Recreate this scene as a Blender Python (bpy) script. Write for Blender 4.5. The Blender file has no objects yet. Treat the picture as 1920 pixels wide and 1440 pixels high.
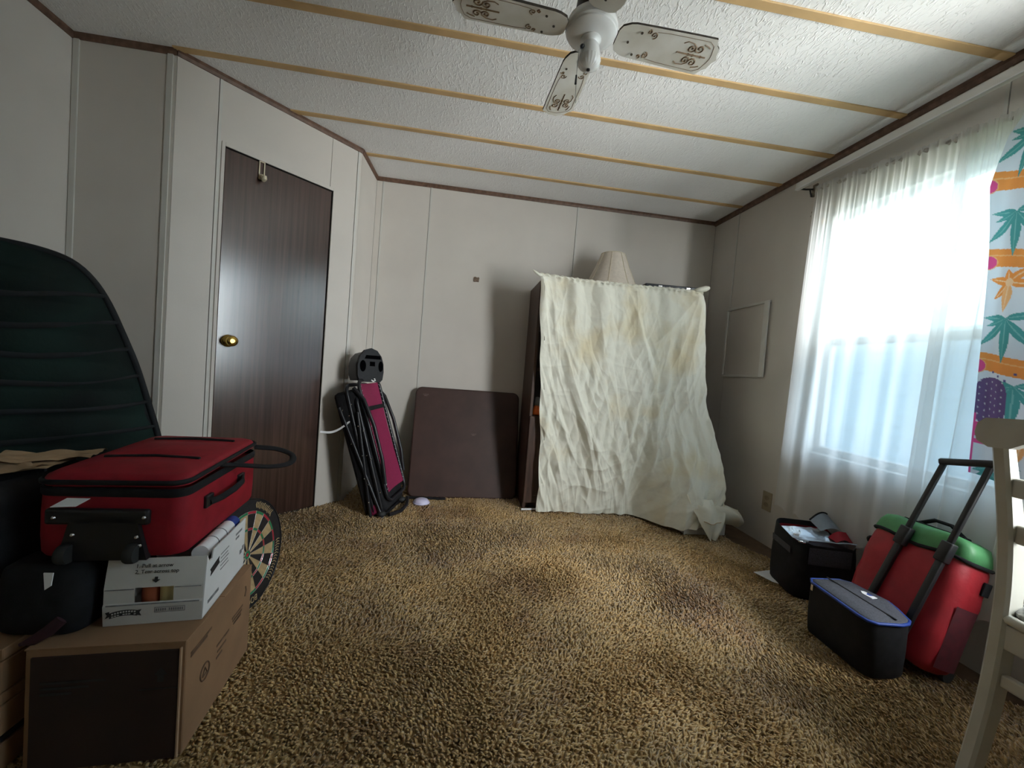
import bpy, bmesh, math, random
import numpy as np
from mathutils import Matrix, Vector, noise
random.seed(7); np.random.seed(7)
C = bpy.context.scene.collection
SC = bpy.context.scene
PI = math.pi

# ------------------------------------------------------------------ camera
XR, YB, H = 1.871, 2.960, 2.172            # right wall, back wall, ceiling
cam = bpy.data.cameras.new('camera'); cam.sensor_width = 36.0; cam.lens = 750.0/1920*36; cam.clip_start = 0.02
camo = bpy.data.objects.new('camera', cam); C.objects.link(camo)
r = (0.9893032185524818, -0.12154072745632774, 0.08066593662189188)
u = (-0.07494424437800572, 0.05094152759737029, 0.9958856967547309)
f = (0.12514991808351364, 0.991278372777008, -0.04128783922969089)
camo.matrix_world = Matrix(((r[0], u[0], -f[0], 0), (r[1], u[1], -f[1], 0), (r[2], u[2], -f[2], 0.92), (0, 0, 0, 1)))
SC.camera = camo

# ------------------------------------------------------------------ light
SC.view_settings.view_transform = 'Standard'; SC.view_settings.look = 'None'
SC.view_settings.gamma = 1.0; SC.view_settings.use_curve_mapping = False
SC.view_settings.exposure = 0.0
SC.cycles.use_denoising = True; SC.cycles.max_bounces = 12; SC.cycles.diffuse_bounces = 6
SC.cycles.transparent_max_bounces = 16; SC.cycles.sample_clamp_indirect = 6.0
W = bpy.data.worlds.new('overcast'); SC.world = W; W.use_nodes = True
W.node_tree.nodes['Background'].inputs['Color'].default_value = (0.69, 0.88, 1.0, 1)
W.node_tree.nodes['Background'].inputs['Strength'].default_value = 8.0

def area(name, loc, rot, sx, sy, power, col, portal=False):
    l = bpy.data.lights.new(name, 'AREA'); l.shape = 'RECTANGLE'; l.size = sx; l.size_y = sy
    l.energy = power; l.color = col
    if portal: l.cycles.is_portal = True
    o = bpy.data.objects.new(name, l); C.objects.link(o); o.location = loc; o.rotation_euler = rot
    return o
# daylight: a portal in the visible window; an added fill lamp beams in through an unseen, added window
area('window_portal', (1.93, 1.44, 1.22), (0, PI/2, 0), 1.30, 1.0, 1.0, (1, 1, 1), True)
_d = Vector((-3.8, 3.5, 0)).to_track_quat('-Z', 'Y').to_euler()
area('fill_panel_lamp', (3.0, -1.16, 1.55), _d, 1.50, 4.4, 860.0, (1.0, 0.975, 0.965))

# ------------------------------------------------------------------ helpers
def frame(o, x, y=None, z=None):
    """4x4 from an origin and an x axis plus a z (or y) hint"""
    x = Vector(x).normalized()
    if z is not None:
        z = Vector(z); z = (z - x*z.dot(x)).normalized(); y = z.cross(x)
    else:
        y = Vector(y); y = (y - x*y.dot(x)).normalized(); z = x.cross(y)
    return Matrix(((x[0], y[0], z[0], o[0]), (x[1], y[1], z[1], o[1]), (x[2], y[2], z[2], o[2]), (0, 0, 0, 1)))
def T(x, y, z): return Matrix.Translation((x, y, z))
def RZ(d): return Matrix.Rotation(math.radians(d), 4, 'Z')

class B:
    def __init__(s, M=None): s.v = []; s.f = []; s.m = []; s.M = M
    def add(s, vs, fs, mi=0, M=None):
        k = len(s.v); M = M if M is not None else s.M
        if M is not None: vs = [tuple(M @ Vector(q)) for q in vs]
        s.v.extend(tuple(map(float, q)) for q in vs)
        s.f.extend(tuple(i+k for i in q) for q in fs); s.m.extend([mi]*len(fs)); return s
    def box(s, lo, hi, mi=0, bev=0.0, seg=2, M=None):
        bm = bmesh.new(); bmesh.ops.create_cube(bm, size=1)
        for q in bm.verts: q.co = Vector([(lo[i]+hi[i])/2 + q.co[i]*(hi[i]-lo[i]) for i in range(3)])
        if bev > 0: bmesh.ops.bevel(bm, geom=bm.edges[:], offset=bev, segments=seg, profile=0.5, affect='EDGES')
        bm.verts.index_update()
        s.add([q.co[:] for q in bm.verts], [[q.index for q in g.verts] for g in bm.faces], mi, M); bm.free(); return s
    def tube(s, pts, rad, n=8, closed=False, mi=0, flat=1.0, M=None, up=(0, 0, 1)):
        P = [Vector(p) for p in pts]; N = len(P); vs = []; fs = []
        R_ = rad if hasattr(rad, '__len__') else [rad]*N
        prev = None
        for i in range(N):
            a = P[(i-1) % N] if (closed or i > 0) else P[i]; b = P[(i+1) % N] if (closed or i < N-1) else P[i]
            t = (b-a).normalized()
            if prev is None:
                g = Vector(up)
                if abs(g.dot(t)) > 0.95: g = Vector((1, 0, 0)) if abs(t[0]) < 0.9 else Vector((0, 1, 0))
            else: g = prev
            e1 = (g - t*g.dot(t)).normalized(); e2 = t.cross(e1); prev = e1
            for k in range(n):
                w = 2*PI*k/n; vs.append(P[i] + (e1*math.cos(w) + e2*math.sin(w)*flat)*R_[i])
        m = N if closed else N-1
        for i in range(m):
            for k in range(n):
                j = (i+1) % N; fs.append((i*n+k, i*n+(k+1) % n, j*n+(k+1) % n, j*n+k))
        if not closed: fs.append(tuple(range(n))[::-1]); fs.append(tuple((N-1)*n+k for k in range(n)))
        return s.add(vs, fs, mi, M)
    def lathe(s, prof, n=32, M=None, mi=0, ribs=0, ribamp=0.0):
        vs = []; fs = []; L = len(prof)
        for i, q in enumerate(prof):
            for k in range(n):
                w = 2*PI*k/n; rr = q[0]*(1 + (ribamp*math.cos(ribs*w) if ribs else 0)); vs.append((rr*math.cos(w), rr*math.sin(w), q[1]))
        for i in range(L-1):
            for k in range(n): fs.append((i*n+k, i*n+(k+1) % n, (i+1)*n+(k+1) % n, (i+1)*n+k))
        if prof[0][0] > 1e-6: fs.append(tuple(range(n))[::-1])
        if prof[-1][0] > 1e-6: fs.append(tuple((L-1)*n+k for k in range(n)))
        return s.add(vs, fs, mi, M)
    def prism(s, poly, z0, z1, mi=0, M=None, side=None):
        n = len(poly); vs = [(p[0], p[1], z0) for p in poly] + [(p[0], p[1], z1) for p in poly]
        k = len(s.f)
        s.add(vs, [tuple(range(n))[::-1], tuple(range(n, 2*n))] + [(i, (i+1) % n, n+(i+1) % n, n+i) for i in range(n)], mi, M)
        if side is not None:
            for j in range(k+2, len(s.f)): s.m[j] = side
        return s
    def grid(s, P, mi=0, M=None, wrap=False):
        P = np.asarray(P); a, b = P.shape[:2]; I = np.arange(a*b).reshape(a, b)
        q = np.stack([I[:-1, :-1], I[1:, :-1], I[1:, 1:], I[:-1, 1:]], -1).reshape(-1, 4).tolist()
        if wrap: q += np.stack([I[:-1, -1], I[1:, -1], I[1:, 0], I[:-1, 0]], -1).reshape(-1, 4).tolist()
        return s.add(P.reshape(-1, 3).tolist(), q, mi, M)
    def ball(s, c, rx, ry=None, rz=None, n=16, mi=0, M=None):
        ry = ry or rx; rz = rz or rx
        Q = [[(c[0]+rx*math.sin(PI*i/n)*math.cos(2*PI*k/n), c[1]+ry*math.sin(PI*i/n)*math.sin(2*PI*k/n), c[2]+rz*math.cos(PI*i/n)) for k in range(n)] for i in range(n+1)]
        return s.grid(Q, mi, M, True)

def tagit(o, label=None, cat=None, group=None, kind=None):
    if label: o['label'] = label
    if cat: o['category'] = cat
    if group: o['group'] = group
    if kind: o['kind'] = kind
    return o
def obj(name, b, mats, parent=None, smooth=None, label=None, cat=None, group=None, kind=None, origin=None):
    v = np.array(b.v, float)
    c = np.array(origin, float) if origin is not None else (v.min(0)+v.max(0))/2
    me = bpy.data.meshes.new(name); me.from_pydata((v-c).tolist(), [], b.f)
    mats = mats if isinstance(mats, (list, tuple)) else [mats]
    for m in mats: me.materials.append(m)
    if len(mats) > 1: me.polygons.foreach_set('material_index', b.m)
    if smooth is not None:
        me.polygons.foreach_set('use_smooth', [True]*len(me.polygons))
        if smooth < 180: me.set_sharp_from_angle(angle=math.radians(smooth))
    me.update()
    o = bpy.data.objects.new(name, me); C.objects.link(o)
    off = Vector((0, 0, 0)); q = parent
    while q is not None: off += q.location; q = q.parent
    o.location = Vector(c) - off; o.parent = parent
    return tagit(o, label, cat, group, kind)
def thing(name, label, cat, loc=(0, 0, 0), group=None):
    o = bpy.data.objects.new(name, None); C.objects.link(o); o.location = loc; o.empty_display_size = 0.05
    return tagit(o, label, cat, group)

# ------------------------------------------------------------------ materials
def mat(name, col, rough=0.7, var=None, bump=None, spec=0.5, metal=0.0, coords='Object', sheen=0.0, stretch=None, coat=0.0, col2=None):
    m = bpy.data.materials.new(name); m.use_nodes = True; nt = m.node_tree; N = nt.nodes; L = nt.links
    p = N['Principled BSDF']; p.inputs['Base Color'].default_value = (*col, 1); p.inputs['Roughness'].default_value = rough
    p.inputs['Specular IOR Level'].default_value = spec; p.inputs['Metallic'].default_value = metal
    p.inputs['Sheen Weight'].default_value = sheen; p.inputs['Coat Weight'].default_value = coat
    tc = N.new('ShaderNodeTexCoord'); src = tc.outputs[coords]
    if stretch:
        mp = N.new('ShaderNodeMapping'); mp.inputs['Scale'].default_value = stretch; L.new(src, mp.inputs['Vector']); src = mp.outputs['Vector']
    if var:
        sc, amt = var[0], var[1]
        no = N.new('ShaderNodeTexNoise'); no.inputs['Scale'].default_value = sc; no.inputs['Detail'].default_value = var[2] if len(var) > 2 else 5
        L.new(src, no.inputs['Vector'])
        rp = N.new('ShaderNodeValToRGB'); L.new(no.outputs['Fac'], rp.inputs['Fac'])
        c2 = col2 or tuple(min(1, x*(1+amt)) for x in col)
        rp.color_ramp.elements[0].position = 0.32; rp.color_ramp.elements[1].position = 0.68
        rp.color_ramp.elements[0].color = (*[x*(1-amt) for x in col], 1); rp.color_ramp.elements[1].color = (*c2, 1)
        L.new(rp.outputs['Color'], p.inputs['Base Color'])
    if bump:
        nb = N.new('ShaderNodeTexNoise'); nb.inputs['Scale'].default_value = bump[0]; nb.inputs['Detail'].default_value = 4
        L.new(src, nb.inputs['Vector'])
        bp = N.new('ShaderNodeBump'); bp.inputs['Strength'].default_value = bump[1]; bp.inputs['Distance'].default_value = bump[2] if len(bump) > 2 else 0.004
        L.new(nb.outputs['Fac'], bp.inputs['Height']); L.new(bp.outputs['Normal'], p.inputs['Normal'])
    return m

M_wall = mat('wall_vinyl', (0.60, 0.562, 0.515), 0.5, (3.0, 0.04), (180, 0.15, 0.001), 0.35)
M_seam = mat('seam_dark', (0.12, 0.11, 0.10), 0.8)
M_strip = mat('seam_strip', (0.58, 0.57, 0.53), 0.5, (6, 0.05))
M_trim = mat('brown_trim', (0.135, 0.075, 0.050), 0.5, (40, 0.35), None, 0.4, stretch=(1, 1, 1))
M_white = mat('white_paint', (0.66, 0.65, 0.62), 0.45, (9, 0.06))
M_batten = mat('tan_batten', (0.56, 0.37, 0.175), 0.6, (5, 0.14))
M_board = mat('subfloor', (0.105, 0.062, 0.034), 0.7, (14, 0.3))
M_black = mat('black_cloth', (0.012, 0.012, 0.014), 0.85, (30, 0.3), (400, 0.3, 0.001), 0.3)
M_blackp = mat('black_plastic', (0.013, 0.013, 0.015), 0.4, None, (120, 0.1, 0.001))
M_blackm = mat('black_metal', (0.012, 0.012, 0.015), 0.36, (30, 0.2), None, 0.45)
M_chrome = mat('steel', (0.62, 0.62, 0.62), 0.25, (30, 0.05), None, 0.5, 1.0)
M_brass = mat('brass', (0.75, 0.52, 0.14), 0.22, (30, 0.1), None, 0.5, 1.0)
M_cream = mat('cream_plastic', (0.62, 0.55, 0.40), 0.4, (20, 0.08))
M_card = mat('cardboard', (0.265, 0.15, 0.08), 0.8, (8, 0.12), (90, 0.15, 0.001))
M_cardin = mat('cardboard_panel_dark', (0.027, 0.012, 0.009), 0.75, (8, 0.2))  # front panel colour, far darker than the rest of the carton
M_ink = mat('ink', (0.02, 0.018, 0.02), 0.7, (60, 0.3))
M_inkg = mat('grey_ink', (0.20, 0.20, 0.21), 0.7, (60, 0.3))
M_inkb = mat('brown_ink', (0.12, 0.065, 0.035), 0.7, (60, 0.3))
M_cardw = mat('white_cardboard', (0.60, 0.59, 0.57), 0.6, (10, 0.06))
M_red = mat('red_nylon', (0.27, 0.006, 0.016), 0.65, (25, 0.15), (500, 0.3, 0.001), 0.35)
M_reddk = mat('dark_red_mesh', (0.085, 0.007, 0.014), 0.75, (40, 0.25), (300, 0.4, 0.001))
M_redt = mat('red_tarp', (0.36, 0.014, 0.024), 0.55, (14, 0.16), (26, 0.4, 0.006))
M_green = mat('green_nylon', (0.085, 0.30, 0.115), 0.5, (14, 0.18), (24, 0.3, 0.005))
M_wine = mat('wine_mesh', (0.235, 0.012, 0.062), 0.7, (200, 0.2), (600, 0.3, 0.001))
M_brown = mat('brown_vinyl', (0.052, 0.024, 0.019), 0.5, (7, 0.22), (150, 0.1, 0.001))
M_shelf = mat('dark_walnut', (0.065, 0.035, 0.025), 0.45, (9, 0.4), None, 0.5, stretch=(6, 6, 0.6))
M_shade = mat('lamp_linen', (0.60, 0.53, 0.45), 0.8, (60, 0.06), (300, 0.2, 0.001))
M_fan = mat('fan_white', (0.78, 0.78, 0.77), 0.25, (10, 0.05))
M_blade = mat('blade_white', (0.70, 0.66, 0.57), 0.4, (9, 0.14), col2=(0.78, 0.765, 0.72))
M_dust = mat('dusty_edge', (0.05, 0.04, 0.03), 0.9, (90, 0.5))
M_scroll = mat('gold_scroll', (0.17, 0.105, 0.05), 0.6, (60, 0.3))
M_chair = mat('white_chair_paint', (0.50, 0.48, 0.42), 0.4, (11, 0.07))
M_pcush = mat('patterned_seat', (0.5, 0.49, 0.46), 0.8, (55, 0.75, 1))
M_paper = mat('white_paper', (0.78, 0.78, 0.80), 0.6, (9, 0.03))
M_tanpap = mat('tan_paper', (0.40, 0.27, 0.16), 0.75, (9, 0.2), (40, 0.3, 0.004))
M_orange = mat('orange_plastic', (0.85, 0.16, 0.02), 0.45, (20, 0.15))
M_greyfab = mat('grey_lining', (0.20, 0.23, 0.27), 0.35, (25, 0.15), (40, 0.3, 0.004))
M_charcoal = mat('charcoal_fabric', (0.055, 0.057, 0.072), 0.8, (200, 0.3), (600, 0.4, 0.001))
M_blue = mat('blue_piping', (0.012, 0.045, 0.26), 0.5, (30, 0.1))
M_lilac = mat('lilac_plastic', (0.62, 0.60, 0.80), 0.3, (20, 0.05))
M_silver = mat('silver_film', (0.55, 0.60, 0.68), 0.22, (14, 0.1), (30, 0.4, 0.01), 0.5, 0.75)
M_rubber = mat('rubber', (0.02, 0.02, 0.02), 0.7, (20, 0.2))
M_rail = mat('white_rail', (0.72, 0.71, 0.69), 0.35, (9, 0.04))
M_rod = mat('bronze_rod', (0.20, 0.155, 0.11), 0.4, (20, 0.2), None, 0.5, 0.3)
M_dirt = mat('scuff', (0.30, 0.27, 0.235), 0.9, (40, 0.3))
M_patch = mat('torn_patch', (0.16, 0.115, 0.085), 0.9, (70, 0.5))
M_greenp = mat('dark_green_cloth', (0.005, 0.009, 0.0085), 0.8, (3.6, 0.5, 2), (70, 0.3, 0.003), 0.25, col2=(0.009, 0.028, 0.023))
M_greenb = mat('near_black_cloth', (0.007, 0.009, 0.011), 0.85, (20, 0.3))

def ceiling_mat():
    m = mat('textured_ceiling', (0.84, 0.835, 0.83), 0.75, (2.2, 0.03)); nt = m.node_tree; N = nt.nodes; L = nt.links; p = N['Principled BSDF']
    tc = N.new('ShaderNodeTexCoord'); mp = N.new('ShaderNodeMapping'); mp.inputs['Scale'].default_value = (1.0, 0.42, 1); mp.inputs['Rotation'].default_value = (0, 0, 0.35)
    L.new(tc.outputs['Object'], mp.inputs['Vector'])
    n1 = N.new('ShaderNodeTexNoise'); n1.inputs['Scale'].default_value = 95; n1.inputs['Detail'].default_value = 2; n1.inputs['Distortion'].default_value = 0.8
    n2 = N.new('ShaderNodeTexNoise'); n2.inputs['Scale'].default_value = 14; n2.inputs['Detail'].default_value = 2
    L.new(mp.outputs['Vector'], n1.inputs['Vector']); L.new(tc.outputs['Object'], n2.inputs['Vector'])
    mr = N.new('ShaderNodeMapRange'); mr.inputs['From Min'].default_value = 0.50; mr.inputs['From Max'].default_value = 0.64; L.new(n1.outputs['Fac'], mr.inputs['Value'])
    mu = N.new('ShaderNodeMath'); mu.operation = 'MULTIPLY'; L.new(mr.outputs['Result'], mu.inputs[0]); L.new(n2.outputs['Fac'], mu.inputs[1])
    bp = N.new('ShaderNodeBump'); bp.inputs['Strength'].default_value = 0.55; bp.inputs['Distance'].default_value = 0.006
    L.new(mu.outputs[0], bp.inputs['Height']); L.new(bp.outputs['Normal'], p.inputs['Normal']); return m
M_ceil = ceiling_mat()

def door_mat():
    m = bpy.data.materials.new('walnut_door'); m.use_nodes = True; nt = m.node_tree; N = nt.nodes; L = nt.links; p = N['Principled BSDF']
    tc = N.new('ShaderNodeTexCoord'); mp = N.new('ShaderNodeMapping'); mp.inputs['Scale'].default_value = (60, 60, 1.3); L.new(tc.outputs['Object'], mp.inputs['Vector'])
    no = N.new('ShaderNodeTexNoise'); no.inputs['Scale'].default_value = 1.0; no.inputs['Detail'].default_value = 7; no.inputs['Roughness'].default_value = 0.65; L.new(mp.outputs['Vector'], no.inputs['Vector'])
    rp = N.new('ShaderNodeValToRGB'); L.new(no.outputs['Fac'], rp.inputs['Fac'])
    e = rp.color_ramp.elements; e[0].position = 0.30; e[0].color = (0.024, 0.011, 0.008, 1); e[1].position = 0.72; e[1].color = (0.082, 0.040, 0.029, 1)
    L.new(rp.outputs['Color'], p.inputs['Base Color'])
    n2 = N.new('ShaderNodeTexNoise'); n2.inputs['Scale'].default_value = 5; n2.inputs['Detail'].default_value = 6; L.new(tc.outputs['Object'], n2.inputs['Vector'])
    mr = N.new('ShaderNodeMapRange'); mr.inputs['To Min'].default_value = 0.27; mr.inputs['To Max'].default_value = 0.45; L.new(n2.outputs['Fac'], mr.inputs['Value']); L.new(mr.outputs['Result'], p.inputs['Roughness'])
    p.inputs['Specular IOR Level'].default_value = 0.15; p.inputs['Coat Weight'].default_value = 1.0; p.inputs['Coat IOR'].default_value = 1.75; p.inputs['Coat Roughness'].default_value = 0.20
    return m
M_door = door_mat()

def carpet_mat():
    m = bpy.data.materials.new('shag_carpet'); m.use_nodes = True; nt = m.node_tree; N = nt.nodes; L = nt.links; p = N['Principled BSDF']
    p.inputs['Roughness'].default_value = 0.95; p.inputs['Specular IOR Level'].default_value = 0.1; p.inputs['Sheen Weight'].default_value = 0.25; p.inputs['Sheen Roughness'].default_value = 0.6
    tc = N.new('ShaderNodeTexCoord')
    big = N.new('ShaderNodeTexNoise'); big.inputs['Scale'].default_value = 2.3; big.inputs['Detail'].default_value = 5; big.inputs['Roughness'].default_value = 0.6; L.new(tc.outputs['Object'], big.inputs['Vector'])
    fine = N.new('ShaderNodeTexNoise'); fine.inputs['Scale'].default_value = 95; fine.inputs['Detail'].default_value = 4; L.new(tc.outputs['Object'], fine.inputs['Vector'])
    r1 = N.new('ShaderNodeValToRGB'); L.new(big.outputs['Fac'], r1.inputs['Fac'])
    e = r1.color_ramp.elements; e[0].position = 0.33; e[0].color = (0.275, 0.150, 0.062, 1); e[1].position = 0.62; e[1].color = (0.57, 0.378, 0.162, 1)
    x = r1.color_ramp.elements.new(0.48); x.color = (0.465, 0.308, 0.130, 1)
    r2 = N.new('ShaderNodeValToRGB'); L.new(fine.outputs['Fac'], r2.inputs['Fac']); e = r2.color_ramp.elements
    e[0].position = 0.33; e[0].color = (0.50, 0.48, 0.45, 1); e[1].position = 0.60; e[1].color = (1.08, 1.07, 1.05, 1)
    mx = N.new('ShaderNodeMix'); mx.data_type = 'RGBA'; mx.blend_type = 'MULTIPLY'; mx.inputs['Factor'].default_value = 0.8
    L.new(r1.outputs['Color'], mx.inputs[6]); L.new(r2.outputs['Color'], mx.inputs[7]); L.new(mx.outputs[2], p.inputs['Base Color'])
    bp = N.new('ShaderNodeBump'); bp.inputs['Strength'].default_value = 0.4; bp.inputs['Distance'].default_value = 0.003; L.new(fine.outputs['Fac'], bp.inputs['Height']); L.new(bp.outputs['Normal'], p.inputs['Normal'])
    return m
M_carpet = carpet_mat()

def cloth_mat(name, col, transp, transl, var=0.05, attr=False, stain=None):
    """woven cloth: part open weave, part light passing through, part reflecting"""
    m = bpy.data.materials.new(name); m.use_nodes = True; nt = m.node_tree; N = nt.nodes; L = nt.links
    N.remove(N['Principled BSDF']); out = N['Material Output']
    tc = N.new('ShaderNodeTexCoord')
    if attr:
        at = N.new('ShaderNodeAttribute'); at.attribute_name = 'print'; col_out = at.outputs['Color']
    else:
        no = N.new('ShaderNodeTexNoise'); no.inputs['Scale'].default_value = 3.1; no.inputs['Detail'].default_value = 6; L.new(tc.outputs['Object'], no.inputs['Vector'])
        rp = N.new('ShaderNodeValToRGB'); L.new(no.outputs['Fac'], rp.inputs['Fac']); e = rp.color_ramp.elements
        e[0].position = 0.30; e[0].color = (*(stain or [x*(1-var) for x in col]), 1); e[1].position = 0.48 if stain else 0.7; e[1].color = (*col, 1); col_out = rp.outputs['Color']
    d = N.new('ShaderNodeBsdfDiffuse'); tr = N.new('ShaderNodeBsdfTranslucent'); tp = N.new('ShaderNodeBsdfTransparent')
    L.new(col_out, d.inputs['Color']); L.new(col_out, tr.inputs['Color'])
    a = N.new('ShaderNodeMixShader'); a.inputs[0].default_value = transl; L.new(d.outputs[0], a.inputs[1]); L.new(tr.outputs[0], a.inputs[2])
    last = a
    if transp > 0:
        lw = N.new('ShaderNodeLayerWeight'); lw.inputs['Blend'].default_value = 0.35
        mr = N.new('ShaderNodeMapRange'); mr.inputs['From Min'].default_value = 0.0; mr.inputs['From Max'].default_value = 0.9
        mr.inputs['To Min'].default_value = transp; mr.inputs['To Max'].default_value = 0.04; L.new(lw.outputs['Facing'], mr.inputs['Value'])
        b = N.new('ShaderNodeMixShader'); L.new(mr.outputs['Result'], b.inputs[0]); L.new(a.outputs[0], b.inputs[1]); L.new(tp.outputs[0], b.inputs[2]); last = b
    nb = N.new('ShaderNodeTexNoise'); nb.inputs['Scale'].default_value = 55; nb.inputs['Detail'].default_value = 5; L.new(tc.outputs['Object'], nb.inputs['Vector'])
    bp = N.new('ShaderNodeBump'); bp.inputs['Strength'].default_value = 0.25; bp.inputs['Distance'].default_value = 0.004; L.new(nb.outputs['Fac'], bp.inputs['Height'])
    L.new(bp.outputs['Normal'], d.inputs['Normal'])
    L.new(last.outputs[0], out.inputs['Surface']); return m
M_sheer = cloth_mat('sheer_voile', (0.80, 0.79, 0.78), 0.30, 0.55)
M_header = mat('gathered_voile', (0.42, 0.40, 0.37), 0.9, (60, 0.35), (120, 0.5, 0.004))
M_sheer2 = cloth_mat('sheer_voile_double', (0.78, 0.77, 0.75), 0.20, 0.52)
M_print = cloth_mat('printed_cotton', (0.8, 0.8, 0.8), 0.0, 0.5, attr=True)
M_sheet = cloth_mat('cream_sheet', (0.80, 0.785, 0.68), 0.0, 0.12, 0.06, stain=(0.74, 0.66, 0.47))

def glass_mat(name, tint, refl=0.06):
    m = bpy.data.materials.new(name); m.use_nodes = True; nt = m.node_tree; N = nt.nodes; L = nt.links; N.remove(N['Principled BSDF'])
    tp = N.new('ShaderNodeBsdfTransparent'); tp.inputs['Color'].default_value = (*tint, 1); g = N.new('ShaderNodeBsdfGlossy'); g.inputs['Roughness'].default_value = 0.02
    mx = N.new('ShaderNodeMixShader'); mx.inputs[0].default_value = refl; L.new(tp.outputs[0], mx.inputs[1]); L.new(g.outputs[0], mx.inputs[2]); L.new(mx.outputs[0], N['Material Output'].inputs['Surface']); return m
M_glass = glass_mat('window_glass', (0.95, 0.97, 0.97))
M_screen = glass_mat('insect_screen', (0.60, 0.64, 0.68), 0.02)

# ------------------------------------------------------------------ shell
YF = -1.70; XL = -1.722
DA = np.array([-1.322, 1.964]); DB = np.array([-0.703, 2.603]); DD = (DB-DA)/np.linalg.norm(DB-DA); DN = np.array([DD[1], -DD[0]])   # door wall, DN faces the room
DLEN = float(np.linalg.norm(DB-DA))
def wall_frame(a, d, n):     # local x along wall, y up, z out into the room
    return Matrix(((d[0], 0, n[0], a[0]), (d[1], 0, n[1], a[1]), (0, 1, 0, 0), (0, 0, 0, 1)))
floor = obj('floor', B().box((XL-.1, YF-.1, -.12), (XR+.1, YB+.1, -.018)), M_board, kind='structure')
ceil = obj('ceiling', B().box((XL-.1, YF-.1, H), (XR+.1, YB+.1, H+.08)), M_ceil, kind='structure')

def wall(name, a, d, n, length, pieces, holes=(), seams=(), thick=0.08, height=H, ext=(0, 0)):
    """backing slab set 6 mm behind the face, and one panel object for each board of the wall"""
    M = wall_frame(a, d, n)
    b = B(M)
    def slabs(bb, x0, x1, z0, z1, y0, y1):
        hs = [h for h in holes if h[0] < x1-1e-6 and h[1] > x0+1e-6]
        if not hs: bb.box((x0, y0, z0), (x1, y1, z1)); return
        h = hs[0]; c0, c1 = max(h[0], x0), min(h[1], x1)
        if c0 > x0: bb.box((x0, y0, z0), (c0, y1, z1))
        if c1 < x1: slabs(bb, c1, x1, z0, z1, y0, y1)
        if h[2] > y0: bb.box((c0, y0, z0), (c1, h[2], z1))
        if h[3] < y1: bb.box((c0, h[3], z0), (c1, y1, z1))
    slabs(b, -ext[0], length+ext[1], -thick, -.006, -.018, height)
    w = obj(name, b, M_seam, kind='structure')
    for (x0, x1) in pieces:
        pb = B(M); slabs(pb, x0+.0012, x1-.0012, -.006, 0, -.018, height); obj('panel', pb, M_wall, w)
    for s in seams:
        sb = B(M); slabs(sb, s+.0015, s+.0135, 0.0, 0.0025, -.018, height); obj('seam_strip', sb, M_strip, w)
    return w
# back wall
x0 = -0.69
wall('wall_back', (x0-.06, YB), (1, 0), (0, -1), XR-x0+.06, [(0.06, .101), (.101, .431), (.431, 1.508), (1.508, XR-x0+.06)], seams=(.101, .431, 1.508), ext=(0, .1))
# right wall runs along -y from the back corner
def ry(y): return YB - y
W1 = (ry(1.93), ry(1.10), .60, 1.85); W2 = (ry(.86), ry(-.06), .60, 1.85)
wr = wall('wall_right', (XR, YB), (0, -1), (-1, 0), YB-YF, [(0, ry(2.683)), (ry(2.683), ry(1.259)), (ry(1.259), ry(0.04)), (ry(.04), ry(-1.2)), (ry(-1.2), YB-YF)], holes=(W1, W2), thick=0.10, ext=(.09, .09))
for (sy, z0, z1) in ((2.683, 1.475, H), (1.259, 1.85, H)):
    obj('seam_strip', B(wall_frame((XR, YB), (0, -1), (-1, 0))).box((ry(sy)-.012, z0, 0), (ry(sy)-.001, z1, .003)), M_strip, wr)
wall('wall_left', (XL, YF), (0, 1), (1, 0), 1.964-YF, [(0, 1.2), (1.2, 2.42), (2.42, 1.964-YF)], ext=(.09, .09))
wc = wall('wall_closet', (XL, 1.964), (1, 0), (0, -1), -1.322-XL, [(0, -1.322-XL)])
for s in (0.004, .365): obj('seam_strip', B(wall_frame((XL, 1.964), (1, 0), (0, -1))).box((s, -.018, 0), (s+.022, H, .006)), M_strip, wc)
D0, D1, DZ = .187, .724, 1.858
wd = wall('wall_diagonal', DA, DD, DN, DLEN, [(0, .156), (.156, .703), (.703, .863), (.863, DLEN)], holes=((D0, D1, -.02, DZ),), seams=(.156, .863))
wall('wall_corner', (DB[0], DB[1]), ((x0-DB[0])/.3573, (YB-DB[1])/.3573), ((YB-DB[1])/.3573, -(x0-DB[0])/.3573), .3573, [(0, .3573)])
wall('wall_front', (XR, YF), (-1, 0), (0, 1), XR-XL, [(0, 1.2), (1.2, 2.4), (2.4, XR-XL)], ext=(.09, .09))

# crown trims
def crown(name, a, d, n, L0, L1, hgt=.026, dep=.011):
    M = wall_frame(a, d, n)
    b = B(M).prism([(0, 0), (dep, 0), (dep, -hgt*.55), (dep*.5, -hgt), (0, -hgt)], L0, L1, M=M @ Matrix(((0, 0, 1, 0), (0, 1, 0, H), (1, 0, 0, 0), (0, 0, 0, 1))))
    return obj(name, b, M_trim, kind='structure')
crown('trim_1', (x0, YB), (1, 0), (0, -1), 0, XR-x0)
crown('trim_2', (XR, YB), (0, -1), (-1, 0), 0, YB-YF, .032, .018)
crown('trim_3', (XL, YF), (0, 1), (1, 0), 0, 1.964-YF)
crown('trim_4', (XL, 1.964), (1, 0), (0, -1), 0, -1.322-XL)
crown('trim_5', DA, DD, DN, 0, DLEN)
crown('trim_6', DB, ((x0-DB[0])/.3573, (YB-DB[1])/.3573), ((YB-DB[1])/.3573, -(x0-DB[0])/.3573), 0, .3573)
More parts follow.
